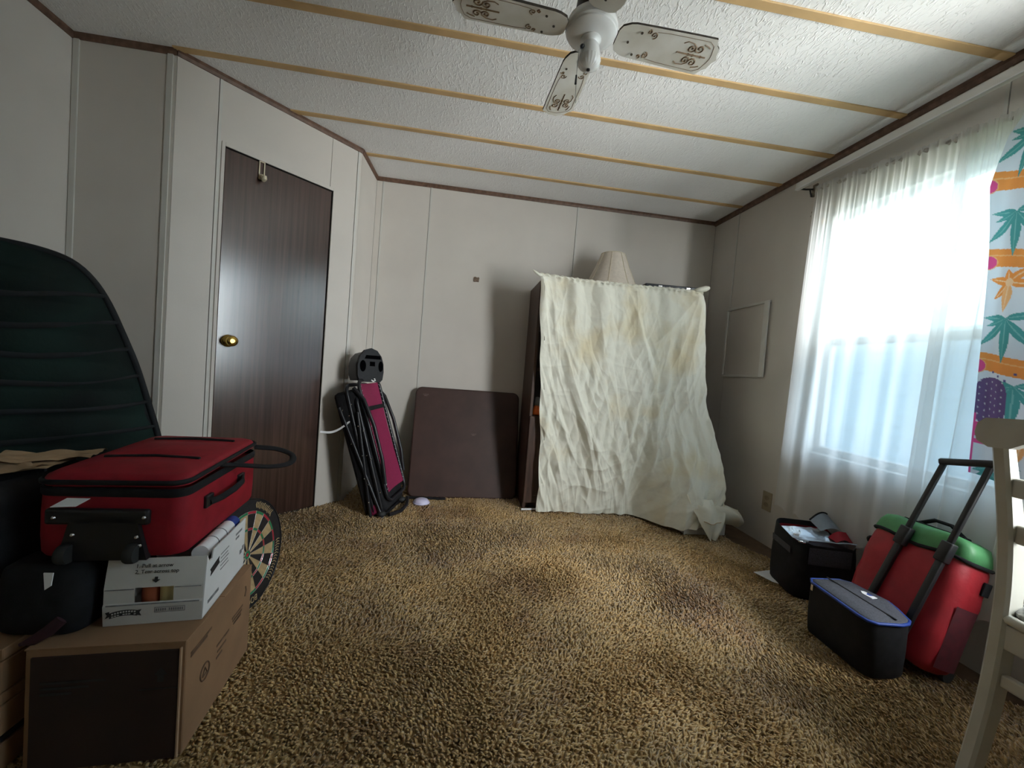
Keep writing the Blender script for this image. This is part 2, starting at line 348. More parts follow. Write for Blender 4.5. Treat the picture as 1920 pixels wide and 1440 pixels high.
# ceiling battens
for k in range(-7, 5):
    y = 1.6093 + k*.3469
    if y < YF: continue
    x_l = XL if y < 1.95 else (DA[0] + (y-1.964)/DD[1]*DD[0] if y < 2.6 else x0)
    obj('batten', B().box((x_l, y-.0165, H-.0055), (XR, y+.0165, H+.001), bev=.0015, seg=1), M_batten, ceil)

# carpet: shag pile on the floor, its edge cut short of the right-hand wall
def carpet_edge(y):
    return np.interp(y, [-.6, .2, .8, .99, 1.05, 1.11, 1.5, 1.94, 2.06, 2.18, 2.5, 2.95], [1.80, 1.79, 1.80, 1.80, 1.775, 1.745, 1.75, 1.745, 1.70, 1.658, 1.66, 1.70]) + .004*np.sin(y*55)+.003*np.sin(y*131+1)
ny, nx = 150, 120
ys = np.linspace(-1.2, YB-.004, ny); U = np.linspace(0, 1, nx)
def left_edge(y): return np.where(y < 1.955, XL+.004, np.where(y < 2.60, DA[0]+(y-1.964)/DD[1]*DD[0]+.004, x0+.004))
xl = left_edge(ys); P = np.zeros((ny, nx, 3))
for i, y in enumerate(ys):
    e = float(carpet_edge(y)); P[i, :, 0] = xl[i] + (e-xl[i])*U; P[i, :, 1] = y; P[i, :, 2] = -.0115
P[:, -1, 2] = -.0178
obj('carpet', B().grid(P.transpose(1, 0, 2)), M_carpet, floor, smooth=180)
def pile():
    sp = .0082; rs = np.random.RandomState(11)
    gx, gy = np.meshgrid(np.arange(XL, 1.82, sp), np.arange(.30, YB, sp)); gx = gx.ravel()+rs.uniform(-.5, .5, gx.size)*sp; gy = gy.ravel()+rs.uniform(-.5, .5, gy.size)*sp
    k = (gx > left_edge(gy)+.004) & (gx < carpet_edge(gy)-.004) & (gy < YB-.006) & ~((gx < -.62) & (gy < .92)); gx, gy = gx[k], gy[k]; n = gx.size
    # the lie of the pile: slowly turning over the room, with trodden patches
    cs = .10; cw = np.array([[(noise.noise((i*cs*1.7, j*cs*1.7, 4.0)), noise.noise((i*cs*3.4, j*cs*3.4, 9.0)), noise.noise((i*cs*7, j*cs*7, 2.0))) for j in range(48)] for i in range(48)])
    fi = np.clip((gx+2)/cs, 0, 46.9); fj = np.clip((gy+1)/cs, 0, 46.9); i0 = fi.astype(int); j0 = fj.astype(int); fx = (fi-i0)[:, None]; fy = (fj-j0)[:, None]
    w = (cw[i0, j0]*(1-fx)+cw[i0+1, j0]*fx)*(1-fy)+(cw[i0, j0+1]*(1-fx)+cw[i0+1, j0+1]*fx)*fy
    an = w[:, 0]*5+w[:, 1]*2.5+rs.normal(0, .75, n)+.6; lean = np.clip(.95+w[:, 1]*.7+rs.normal(0, .25, n), .25, 1.7)
    h = (.0118+.0028*rs.normal(0, 1, n)+.003*w[:, 2]).clip(.005, .0155); rd = rs.uniform(.0036, .0056, n); t0 = rs.uniform(0, 6.28, n)
    lx_, ly_ = np.cos(an)*lean*h, np.sin(an)*lean*h
    V = np.zeros((n, 7, 3)); zb = -.0125
    for q in range(3):
        t = t0+q*2*PI/3
        V[:, q, 0] = gx+rd*.8*np.cos(t); V[:, q, 1] = gy+rd*.8*np.sin(t); V[:, q, 2] = zb
        V[:, 3+q, 0] = gx+.38*lx_+rd*np.cos(t+.4); V[:, 3+q, 1] = gy+.38*ly_+rd*np.sin(t+.4); V[:, 3+q, 2] = zb+.68*h
    V[:, 6, 0] = gx+lx_*1.05; V[:, 6, 1] = gy+ly_*1.05; V[:, 6, 2] = zb+h
    F = np.array([[0, 1, 4], [0, 4, 3], [1, 2, 5], [1, 5, 4], [2, 0, 3], [2, 3, 5], [3, 4, 6], [4, 5, 6], [5, 3, 6]])
    I = (np.arange(n)[:, None, None]*7+F[None]).reshape(-1)
    me = bpy.data.meshes.new('carpet_pile'); me.vertices.add(n*7); me.vertices.foreach_set('co', V.reshape(-1).astype(np.float32))
    m = n*9; me.loops.add(m*3); me.loops.foreach_set('vertex_index', I.astype(np.int32)); me.polygons.add(m); me.polygons.foreach_set('loop_start', np.arange(0, m*3, 3, dtype=np.int32))
    me.polygons.foreach_set('use_smooth', np.ones(m, bool)); me.update(calc_edges=True); me.validate(); me.materials.append(M_carpet)
    o = bpy.data.objects.new('carpet_pile', me); C.objects.link(o); o.parent = floor; o.location = -floor.location; o['kind'] = 'stuff'
pile()

# ------------------------------------------------------------------ door
MD = wall_frame(DA, DD, DN)
dr = obj('door_1', B(MD).box((D0+.006, -.004, -.040), (D1-.006, DZ-.008, -.006), bev=.002, seg=1), M_door, kind='structure')
kb = B(MD @ T(D0+.055, .938, -.007)).lathe([(.031, 0), (.031, .004), (.026, .010), (.013, .014), (.012, .030), (.020, .036), (.0265, .046), (.0265, .056), (.020, .064), (.012, .066), (.010, .063), (0, .063)], 28)
obj('door_knob', kb, M_brass, dr, smooth=40)
obj('light_leak_block', B(MD).box((D0-.03, -.016, -.078), (D1+.03, DZ+.03, -.046)), M_seam, dr)  # hidden slab added behind the door to block light leaking round it
obj('latch_plate', B(MD).box((D0+.0005, .905, -.034), (D0+.0055, .968, -.012)), M_brass, dr)
# casing: slim white strips round the opening
obj('trim_7', B(MD).box((D0-.013, -.015, 0), (D0+.002, DZ+.014, .006), bev=.002), M_wall, kind='structure')
obj('trim_8', B(MD).box((D1-.002, -.015, 0), (D1+.006, DZ+.014, .005), bev=.002), M_wall, kind='structure')
obj('trim_9', B(MD).box((D0+.002, DZ-.004, 0), (D1-.002, DZ+.014, .006), bev=.002), M_wall, kind='structure')
hk = thing('door_hook', 'cream plastic hook fixed over the top of the brown door', 'hook', tuple(MD @ Vector((D0+.162, 1.80, 0))))
MH = MD @ T(D0+.162, 1.855, -.004)
fr = B(MH).box((-.014, -.075, 0), (-.0085, .002, .006), bev=.001).box((.0085, -.075, 0), (.014, .002, .006), bev=.001).box((-.014, -.006, 0), (.014, .002, .006), bev=.001)
obj('backplate', fr, M_cream, hk)
hb = B(MH).box((-.014, -.092, 0), (.014, -.066, .010), bev=.003).tube([(0, -.074, .006), (0, -.086, .022), (0, -.096, .032), (0, -.092, .044), (0, -.080, .048)], [.011, .012, .012, .011, .007], 10)
obj('hook_arm', hb, M_cream, hk, smooth=50)

# ------------------------------------------------------------------ windows
def window(name, y0, y1, z0, z1, screen):
    x = XR
    b = B()
    t = .035
    for (a0, a1, b0, b1) in ((y0, y0+t, z0, z1), (y1-t, y1, z0, z1), (y0+t, y1-t, z0, z0+t), (y0+t, y1-t, z1-t, z1)):
        b.box((x+.035, a0, b0), (x+.075, a1, b1), bev=.003, seg=1)
    w = obj(name, b, M_white, kind='structure')
    zm = z0 + .47*(z1-z0)
    obj('meeting_rail', B().box((x+.03, y0+t, zm-.018), (x+.07, y1-t, zm+.018), bev=.003, seg=1), M_rod, w)
    obj('pane', B().box((x+.052, y0+t, zm+.018), (x+.055, y1-t, z1-t)), M_glass, w)
    obj('pane', B().box((x+.042, y0+t, z0+t), (x+.045, y1-t, zm-.018)), M_glass, w)
    if screen: obj('insect_screen', B().box((x+.066, y0+t, z0+t), (x+.0665, y1-t, zm-.018)), M_screen, w)
    obj('sill', B().box((x-.022, y0-.02, z0-.018), (x+.09, y1+.02, z0+.002), bev=.004), M_white, w)
    obj('jamb', B().box((x-.004, y0-.002, z0), (x+.09, y0+.006, z1)).box((x-.004, y1-.006, z0), (x+.09, y1+.002, z1)).box((x-.004, y0, z1-.006), (x+.09, y1, z1+.002)), M_white, w)
    return w
window('window_1', 1.10, 1.93, .60, 1.85, True)
window('added_window', -.06, .86, .60, 1.85, False)  # unseen bare window, added so the fill lamp can brighten the room

# outside: ground and the neighbouring trailer seen faintly through the sheers
obj('ground', B().box((2.3, -8, -.75), (14, 14, -.65)), mat('outdoor_grass', (0.20, 0.24, 0.12), 0.9, (3, 0.4)), kind='structure')
nb = thing('neighbouring_trailer', 'pale blue trailer home outside, faint behind the sheer curtain', 'building', (6.4, 4, -.65))
sid = mat('blue_siding', (0.50, 0.58, 0.64), 0.6, (3, 0.08)); 
wb = B()
for k in range(18): wb.prism([(0, 0), (.02, .0), (.006, .14), (0, .14)], 0, 11, M=Matrix(((-1, 0, 0, 5.6), (0, 0, 1, -1.5), (0, 1, 0, -.65+k*.135), (0, 0, 0, 1))))
wb.box((5.6, -1.5, -.65), (8.4, 9.5, 1.78))
obj('siding', wb, sid, nb)
obj('fascia', B().box((5.45, -1.6, 1.78), (8.5, 9.6, 2.02), bev=.01), M_paper, nb)

# ------------------------------------------------------------------ curtain rail, rod, sheers, printed curtain
rl = thing('traverse_rail', 'long white curtain rail high on the right wall under the ceiling', 'curtain rail', (1.80, 1.0, 2.06))
rb = B()
prof = [(-.012, -.018), (.006, -.018), (.012, -.010), (.012, .014), (.004, .020), (-.012, .020)]
rb.prism(prof, -.9, 2.105, M=Matrix(((1, 0, 0, 1.80), (0, 0, 1, 0), (0, 1, 0, 2.064), (0, 0, 0, 1))))
obj('rail', rb, M_rail, rl)
obj('rail_lip', B().box((1.784, -.9, 2.046), (1.790, 2.105, 2.051)), M_paper, rl)
obj('return_arm', B().tube([(1.798, 2.102, 2.056), (1.835, 2.085, 2.050), (1.868, 2.062, 2.045)], .005, 8), M_blackm, rl)
obj('bracket', B().box((1.862, 2.040, 2.005), (1.871, 2.070, 2.070), bev=.002).box((1.845, 2.046, 2.000), (1.866, 2.064, 2.020), bev=.002), M_rod, rl)
def rod_z(y): return 1.997 - (1.95-y)*.118
rd = thing('curtain_rod', 'thin bronze rod that carries the two sheer curtains over the window', 'curtain rod', (1.82, 1.5, 1.95))
obj('rod', B().tube([(1.868, 2.040, 2.004), (1.845, 2.035, 2.004), (1.822, 2.02, 2.003)] + [(1.82, y, rod_z(y)) for y in np.linspace(1.99, .55, 12)], .0055, 8), M_rod, rd, smooth=60)
obj('hanger', B().tube([(1.825, 2.045, 2.03), (1.822, 2.035, 2.005), (1.826, 2.03, 1.985)], .004, 6), M_blackm, rd)

def nz(a, s, o=0):
    return np.array([noise.noise((float(x)*s, o, 1.7)) for x in a])
def sheer(name, label, y_left, y_right, yb_left, yb_right, zb, nf, seed, amp, cloth, off=0):
    nu, nv = 260, 90
    uu = np.linspace(0, 1, nu); vv = np.linspace(0, 1, nv)
    Q = np.zeros((nu, nv, 3)); ph = np.cumsum(1+.9*nz(uu*nf*.8, 1.3, seed)); ph = ph/ph[-1]*nf*2*PI
    am = .45+.9*np.abs(nz(uu*4.0, 1.0, seed+9)); gath = nz(uu*60, 1.0, seed+5); g2 = nz(uu*34, 1.0, seed+11)
    for j, v in enumerate(vv):
        s = v**.85
        yt = y_left+(y_right-y_left)*uu; yb_ = yb_left+(yb_right-yb_left)*uu
        y = yt*(1-s)+yb_*s
        ruf = np.clip(1-v/.035, 0, 1)
        z = (rod_z(yt)+.020+.010*gath*ruf)*(1-v)+zb*v + (.010*np.sin(ph)*v)
        a = amp*am*(0.25+.75*v)
        tight = .0032*np.sin(uu*nf*24+3*g2)*np.exp(-v*7)
        x = 1.806 + a*np.sin(ph+.7*v+seed) + .008*np.sin(ph*.31+2*v)*v - .012*v + tight - .006*ruf*(1+.8*g2)
        Q[:, j, 0] = np.where(v < .06, np.minimum(x, 1.8125), np.minimum(x, 1.850)) - off; Q[:, j, 1] = y + .006*np.cos(ph)*v; Q[:, j, 2] = z
    o = obj(name, B().grid(Q), cloth, smooth=180, label=label, cat='curtain')
    yy = np.linspace(y_left-.004, y_right+.004, 150); rr_ = nz(np.linspace(0, 1, 150)*60, 1.0, seed+21)
    obj('gathered_header', B().tube([(1.815-off*.5+.003*rr_[i], yy[i], rod_z(yy[i])+.004*rr_[(i*7) % 150]) for i in range(150)], [.0135+.005*rr_[i] for i in range(150)], 8), M_header, o, smooth=180)
    return o
sheer('sheer_curtain', 'white sheer curtain hanging over the far part of the window, behind the black bag', 1.985, 1.300, 2.03, 1.330, .262, 5.5, 1.0, .017, M_sheer)
sheer('sheer_curtain', 'white sheer curtain bunched beside the tropical print curtain', 1.335, .90, 1.375, 1.03, .20, 5, 4.0, .016, M_sheer2, .008)

# printed curtain: the motifs are flat print on the cloth, stored as a colour per point
def ell(u_, v_, cx, cy, a, b, rot=0):
    c, s = math.cos(rot), math.sin(rot); X = (u_-cx)*c+(v_-cy)*s; Y = -(u_-cx)*s+(v_-cy)*c
    return (X/a)**2+(Y/b)**2
def leaf(u_, v_, bx, by, ang, L_, w):
    c, s = math.cos(ang), math.sin(ang); X = ((u_-bx)*c+(v_-by)*s)/L_; Y = (-(u_-bx)*s+(v_-by)*c)
    wd_ = w*np.sin(np.clip(X, 0, 1)**.8*PI)
    return (X > 0) & (X < 1) & (np.abs(Y) < wd_), np.abs(Y)/np.maximum(wd_, 1e-6)
def printed():
    nu, nv = 190, 520; w, h = .42, 1.27
    Uc = np.linspace(0, w, nu)[:, None]*np.ones((1, nv)); Vc = np.ones((nu, 1))*np.linspace(0, h, nv)[None, :]     # metres from left edge, metres from top
    col = np.ones((nu, nv, 3))*np.array([.74, .78, .84])
    teal, teal2, org, pink, pur, org2 = map(np.array, ([.10, .36, .35], [.22, .50, .48], [.86, .33, .09], [.74, .10, .29], [.17, .11, .24], [.88, .48, .22]))
    def palm(cx, cy, sc):
        # pot: an orange bowl, with a pink ball at its end
        k = (np.abs(Vc-(cy+.155*sc)-.012*np.sin((Uc-cx)*14)) < .030*sc) & (np.abs(Uc-cx) < .10*sc); col[k] = org
        k = (np.abs(Vc-(cy+.147*sc)-.012*np.sin((Uc-cx)*14)) < .0022) & (np.abs(Uc-cx) < .08*sc); col[k] = org2
        col[ell(Uc, Vc, cx-.085*sc, cy+.162*sc, .030*sc, .026*sc) < 1] = pink
        k = ell(Uc, Vc, cx-.085*sc, cy+.162*sc, .030*sc, .026*sc); col[(k > .82) & (k < 1)] = org2
        for a_, L_, w_ in ((PI/2+.02, .15, .017), (PI/2+.72, .125, .013), (PI/2-.62, .125, .014), (PI+.05, .075, .012), (-.22, .085, .012), (PI-.35, .07, .010)):
            k, e = leaf(Uc, Vc, cx, cy, a_, L_*sc, w_*sc); col[k] = teal; col[k & (e < .14)] = teal2
    def flower(cx, cy, sc):
        for a_, L_, w_ in ((-2.9, .07, .014), (-.75, .075, .013), (.15, .07, .014), (2.35, .075, .013), (PI/2+.15, .10, .018), (-1.7, .045, .016)):
            k, e = leaf(Uc, Vc, cx, cy, a_, L_*sc, w_*sc); col[k] = org2 if a_ > 1 and a_ < 2 else org; col[k & (e < .15)] = [.9, .62, .38]
        col[ell(Uc, Vc, cx, cy, .014*sc, .014*sc) < 1] = [.9, .62, .38]
    def cactus(cx, cy, sc):
        k = (np.abs(Uc-cx)/(.055*sc))**3+(np.abs(Vc-cy)/(.085*sc))**3 < 1; col[k] = pur
        for i in range(5):
            for j in range(7):
                col[ell(Uc, Vc, cx-.04*sc+.02*sc*i, cy-.07*sc+.024*sc*j+.008*(i % 2), .0022, .0030) < 1] = [.55, .55, .6]
        col[(np.abs(Uc-cx) < .062*sc) & (np.abs(Vc-cy-.105*sc) < .026*sc)] = pink
    for ox in (0.075, .285):
        sh = .10 if ox > .1 else 0
        palm(ox, .12+sh*.3, 1.0); palm(ox+.005, .38+sh*.3, 1.0); flower(ox, .615, 1.0); palm(ox, .735, 1.0); palm(ox+.035, .955, .95)
        cactus(ox+.135, .30, 1); cactus(ox+.125, .80, 1.0); cactus(ox-.030, 1.015, .95); palm(ox-.01, 1.235, .9); flower(ox+.06, 1.135, .7)
        for i in range(5): col[ell(Uc, Vc, ox-.03+.022*i, .915+.012*((i*7) % 3), .004, .004) < 1] = [.15, .13, .3]
        for i in range(3): col[ell(Uc, Vc, ox+.105+.012*(i % 2), .66+.02*i, .004, .005) < 1] = [.12, .12, .25]
    col[(Uc < .006) & (Vc > 1.06)] = pink
    for i in range(3): col[(Uc < .035) & (np.abs(Vc-1.10-.028*i) < .007)] = pink
    # shape: gathered towards the rod, spreading to the right lower down
    Q = np.zeros((nu, nv, 3)); uu = Uc/w; vv = Vc/h
    top_l = 1.135; l = np.interp(vv[0], [0, .10, .22, .40, .65, 1], [1.10, 1.17, 1.205, 1.195, 1.187, 1.175])
    rr = np.interp(vv[0], [0, .10, .3, 1], [.90, .86, .83, .80])
    y = l[None, :]+(rr-l)[None, :]*uu
    x = 1.772 + .010*np.sin(uu*7*PI)*(.5+.5*vv) + .004*np.sin(uu*17+vv*3) - .02*np.exp(-(uu/.10)**2)*np.exp(-((vv-.15)/.18)**2)
    z = 1.955-.045*uu - Vc*1.0 + .0*uu
    Q[..., 0] = x; Q[..., 1] = y; Q[..., 2] = z
    o = obj('printed_curtain', B().grid(Q), M_print, smooth=180, label='white curtain printed with palms, orange flowers and cacti at the window', cat='curtain')
    at = o.data.color_attributes.new('print', 'FLOAT_COLOR', 'POINT')
    at.data.foreach_set('color', np.concatenate([col, np.ones((nu, nv, 1))], -1).reshape(-1).astype(np.float32))
printed()

# ------------------------------------------------------------------ small things on the right-hand and back walls
wf = thing('wall_frame', 'thin white trim frame on the right wall, its right side coming loose', 'frame', (XR, 2.49, .985))
def bar(name, p0, p1, wdt, dep, lift=(0, 0), m=M_white):
    (y0, z0), (y1, z1) = p0, p1; d = Vector((0, y1-y0, z1-z0)); Lb = d.length
    Mb = frame((XR-lift[0], y0, z0), d, y=(-1, 0, 0)); obj(name, B(Mb).box((0, 0, -wdt/2), (Lb, dep, wdt/2), bev=.002, seg=1), m, wf)
bar('top_strip', (2.705, 1.455), (2.296, 1.462), .016, .010, m=M_strip)
bar('left_strip', (2.700, 1.450), (2.694, .988), .014, .009)
bar('bottom_strip', (2.695, .985), (2.300, .990), .016, .010, m=M_strip)
bar('loose_strip', (2.300, .985), (2.310, 1.465), .036, .012, (.012, 0))
ot = thing('wall_outlet', 'beige electrical outlet low on the right wall beside the sheer curtain', 'outlet', (XR, 2.16, .243))
ob = B().box((XR-.006, 2.125, .186), (XR+.001, 2.195, .300), bev=.003)
obj('plate', ob, mat('beige_plate', (0.36, 0.30, 0.20), .45, (20, .06)), ot)
for zc in (.222, .264):
    obj('socket', B(frame((XR-.006, 2.16, zc), (0, 1, 0), z=(-1, 0, 0))).prism([(.017*math.cos(t), .0135*math.sin(t)) for t in np.linspace(0, 2*PI, 16)[:-1]], 0, .002), mat('socket_face', (0.27, 0.22, 0.145), .5, (20, .1)), ot)
obj('window_hook', B().box((XR-.016, 1.962, 1.822), (XR, 1.990, 1.850), bev=.004).tube([(XR-.012, 1.976, 1.835), (XR-.026, 1.965, 1.835), (XR-.026, 1.955, 1.845)], .004, 8), mat('amber_plastic', (0.62, 0.30, 0.03), .4, (30, .2)), label='small amber hook on the wall at the upper far corner of the window', cat='hook')
for k, (yy, zz, hh) in enumerate(((2.052, 1.925, .026), (2.066, 1.920, .010), (2.070, 1.900, .008))):
    obj('scuff', B(frame((XR-.0006, yy, zz), (0, 1, 0), z=(-1, 0, 0))).prism([(-.002, -hh/2), (.003, -hh/2), (.004, hh/2), (-.001, hh/2)], 0, .0008), M_dirt, wr)
pp = [(-.021, -.016), (-.010, -.019), (.004, -.016), (.019, -.018), (.020, -.004), (.023, .010), (.017, .018), (.004, .014), (-.006, .019), (-.019, .016), (-.022, .002)]
obj('torn_patch', B(frame((.05, YB, 1.537), (1, 0, 0), z=(0, -1, 0))).prism(pp, 0, .004), M_patch, label='small brown torn patch on the back wall above the folded table', cat='wall patch')

# ------------------------------------------------------------------ ceiling fan
FX, FY, FZ = .264, 1.045, 1.800
fan = thing('ceiling_fan', 'white four-bladed ceiling fan with brown scroll decoration', 'fan', (FX, FY, H))
obj('ceiling_canopy', B(T(FX, FY, 0)).lathe([(.065, H), (.065, H-.02), (.05, H-.055), (.022, H-.065)], 28), M_fan, fan, smooth=40)
obj('downrod', B(T(FX, FY, 0)).lathe([(.012, H-.06), (.012, 1.97)], 14), M_fan, fan, smooth=40)
obj('coupling', B(T(FX, FY, 0)).lathe([(.030, 1.985), (.036, 1.975), (.040, 1.90), (.046, 1.845), (.044, 1.834)], 28), mat('dark_bronze', (0.016, 0.010, 0.009), .35, (20, .3)), fan, smooth=40)
obj('motor_housing', B(T(FX, FY, 0)).lathe([(.036, 1.838), (.050, 1.834), (.062, 1.822), (.0665, 1.809), (.0675, 1.803), (.0665, 1.798), (.063, 1.795), (.0625, 1.791), (.056, 1.786), (.044, 1.7815), (.028, 1.779)], 44), M_fan, fan, smooth=35)
obj('neck', B(T(FX, FY, 0)).lathe([(.026, 1.782), (.027, 1.776), (.020, 1.771), (.018, 1.766)], 28), M_fan, fan, smooth=35)
obj('switch_housing', B(T(FX, FY, 0)).lathe([(.018, 1.768), (.022, 1.763), (.026, 1.748), (.0285, 1.733), (.029, 1.731)], 30), M_fan, fan, smooth=35)
obj('fluted_cap', B(T(FX, FY, 0)).lathe([(.029, 1.731), (.0295, 1.724), (.027, 1.716), (.021, 1.710), (.012, 1.706), (.005, 1.705)], 64, ribs=20, ribamp=.025), M_fan, fan, smooth=60)
obj('finial', B(T(FX, FY, 0)).lathe([(.0045, 1.706), (.0045, 1.702), (0, 1.701)], 12), M_blackm, fan, smooth=60)
def spiral(cx, cy, r0, turns, a0, sgn, n=16, r1=.15):
    return [(cx + r0*(1-(1-r1)*t)*math.cos(a0+sgn*turns*2*PI*t), cy + r0*(1-(1-r1)*t)*math.sin(a0+sgn*turns*2*PI*t), 0) for t in np.linspace(0, 1, n)]
for k in range(4):
    ang = 2.0 + 90*k
    Mb = T(FX, FY, FZ) @ RZ(ang) @ Matrix.Rotation(math.radians(-9), 4, 'X')
    out = [(.068, -.020), (.074, -.033), (.092, -.042), (.106, -.045), (.155, -.047), (.27, -.051), (.325, -.052), (.334, -.036), (.345, -.028), (.349, -.010), (.356, .0), (.349, .010), (.345, .028), (.334, .036), (.325, .052), (.27, .051), (.155, .047), (.106, .045), (.092, .042), (.074, .033), (.068, .020)]
    bl = obj('blade', B(Mb).prism(out, -.003, .003, mi=0, side=1), [M_blade, M_dust], fan)
    ir = B(Mb).prism([(.050, -.010), (.078, -.014), (.112, -.040), (.122, -.034), (.112, -.012), (.112, .012), (.122, .034), (.112, .040), (.078, .014), (.050, .010)], .0032, .0065)
    obj('blade_iron', ir, M_fan, bl)
    sb = B(Mb @ T(0, 0, -.0038))
    for (x_, y_) in ((.125, -.030), (.125, .030), (.100, 0)): sb.prism([(x_+.0032*math.cos(t), y_+.0032*math.sin(t)) for t in np.linspace(0, 2*PI, 11)[:-1]], -.0045, -.0026)
    obj('screw', sb, M_dust, bl)
    sc_ = B(Mb @ T(0, 0, -.0033))
    w_ = .0016
    for sg in (-1, 1):
        sc_.tube(spiral(.160, sg*.028, .0095, 1.25, -sg*PI/2, sg), w_, 4, up=(0, 0, 1)); sc_.tube(spiral(.145, sg*.034, .006, 1.1, sg*PI/2, -sg), w_, 4)
        sc_.tube([(.165, sg*.037, 0), (.20, sg*.0405, 0), (.31, sg*.043, 0)], .0007, 4)
        sc_.tube([(.31, sg*.043, 0), (.326, sg*.034, 0), (.334, sg*.012, 0), (.336, 0, 0)], .0007, 4)
        sc_.tube(spiral(.295, sg*.020, .0125, 1.3, PI, sg), w_*1.3, 4); sc_.tube(spiral(.273, sg*.017, .011, 1.2, 0, -sg), w_*1.3, 4)
        sc_.tube([(.245, sg*.026, 0), (.255, sg*.032, 0), (.272, sg*.030, 0), (.284, sg*.022, 0)], w_, 4); sc_.tube([(.320, sg*.026, 0), (.312, sg*.030, 0), (.300, sg*.033, 0)], w_, 4)
    sc_.tube([(.240, 0, 0), (.285, 0, 0), (.322, 0, 0)], w_*1.4, 4)
    for x_ in (.272, .285, .308): sc_.prism([(x_+.0035*math.cos(t), .0035*math.sin(t)) for t in np.linspace(0, 2*PI, 9)[:-1]], -.001, .0008)
    obj('scroll_decoration', sc_, M_scroll, bl)
pc = [(FX-.024, FY-.014, 1.742), (FX-.033, FY-.018, 1.735), (FX-.034, FY-.018, 1.66), (FX-.030, FY-.018, 1.605)]
obj('pull_chain', B().tube(pc, .0011, 5), M_chrome, fan)
obj('chain_pendant', B().tube([(FX-.034, FY-.018, 1.672), (FX-.034, FY-.018, 1.650)], [.0022, .003], 8), M_blackm, fan)
obj('switch_nub', B(T(FX-.024, FY-.014, 1.748)).ball((0, 0, 0), .006, n=8), M_blackm, fan)

# ------------------------------------------------------------------ bookcase under the sheet
bx0, bx1, by0, by1, bz = .455, 1.60, 2.565, 2.945, 1.495
bc = thing('bookcase', 'dark brown tall bookcase against the back wall behind the hanging sheet', 'bookcase', ((bx0+bx1)/2, 2.75, 0))
obj('side_panel', B().box((bx0, by0, 0), (bx0+.02, by1, bz), bev=.0015, seg=1), M_shelf, bc)
obj('side_panel', B().box((bx1-.02, by0, 0), (bx1, by1, bz), bev=.0015, seg=1), M_shelf, bc)
obj('top_board', B().box((bx0+.02, by0, bz-.022), (bx1-.02, by1, bz), bev=.0015, seg=1), M_shelf, bc)
obj('back_panel', B().box((bx0+.02, by1-.008, 0), (bx1-.02, by1, bz-.022)), M_shelf, bc)
for z in (.06, .62, .93, 1.22): obj('shelf', B().box((bx0+.02, by0+.012, z-.02), (bx1-.02, by1-.008, z), bev=.0015, seg=1), M_shelf, bc)
obj('plinth', B().box((bx0+.02, by0+.03, 0), (bx1-.02, by0+.05, .04)), M_shelf, bc)
for (a0, a1) in ((bx0+.002, (bx0+bx1)/2-.001), ((bx0+bx1)/2+.001, bx1-.002)):
    d = obj('cabinet_door', B().box((a0, by0-.018, .045), (a1, by0-.001, .615), bev=.002, seg=1), M_shelf, bc)
    fb = B()
    for (p, q, s, t) in ((a0+.055, a0+.062, .09, .56), (a1-.062, a1-.055, .09, .56), (a0+.062, a1-.062, .09, .097), (a0+.062, a1-.062, .553, .56)): fb.box((p, by0-.0215, s), (q, by0-.018, t))
    obj('moulding', fb, M_shelf, d)
og = thing('plush_toy', 'bright orange toy on the bookcase shelf at the sheet\'s left edge', 'toy', (.505, 2.60, .62))
obj('body', B(T(.505, 2.600, .62)).lathe([(.0, 0), (.030, .001), (.033, .012), (.028, .035), (.018, .055), (.012, .066), (.0, .070)], 14), M_orange, og, smooth=180)
obj('cap', B(T(.505, 2.600, .62)).lathe([(.014, .062), (.020, .068), (.022, .100), (.016, .116), (0, .120)], 14), mat('clear_grey', (0.22, 0.22, 0.22), .3, (40, .3)), og, smooth=180)

# lamp shade and black case on top
lx, ly, lz = .985, 2.74, bz+.002
ls = thing('lamp_shade', 'beige cone lamp shade standing on top of the bookcase', 'lamp shade', (lx, ly, lz))
prof = [(.205, 0), (.203, .004), (.163, .07), (.122, .16), (.093, .235), (.083, .262), (.081, .266)]
n = 64; Q = [[(lx+rr*math.cos(2*PI*k/n)*(1+.006*math.cos(8*2*PI*k/n)), ly+rr*math.sin(2*PI*k/n)*(1+.006*math.cos(8*2*PI*k/n)), lz+z) for k in range(n)] for rr, z in prof]
obj('fabric', B().grid(Q, wrap=True), M_shade, ls, smooth=180)
pb = B()
for k in range(8):
    t = 2*PI*k/8+.35; pb.tube([(lx+(rr+.001)*math.cos(t), ly+(rr+.001)*math.sin(t), lz+z) for rr, z in prof], .0022, 6)
obj('piping', pb, M_cream, ls)
obj('top_ring', B().tube([(lx+.081*math.cos(t), ly+.081*math.sin(t), lz+.266) for t in np.linspace(0, 2*PI, 33)[:-1]], .003, 6, True), M_cream, ls)
obj('spider', B().tube([(lx-.08, ly, lz+.255), (lx+.08, ly, lz+.255)], .002, 6).tube([(lx, ly-.08, lz+.255), (lx, ly+.08, lz+.255)], .002, 6), M_brass, ls)
bk = thing('flat_case', 'flat black case lying on top of the bookcase by the right corner', 'case', (1.41, 2.72, bz))
obj('body', B(T(1.425, 2.76, bz+.001) @ RZ(-4)).box((-.205, -.10, 0), (.185, .11, .084), bev=.006), mat('navy_black', (0.012, 0.014, 0.022), .35, (20, .2)), bk)
for x_ in (-.10, .10): obj('latch', B(T(1.425, 2.76, bz+.001) @ RZ(-4)).box((x_-.014, -.103, .060), (x_+.014, -.099, .076), bev=.001, seg=1), M_chrome, bk)

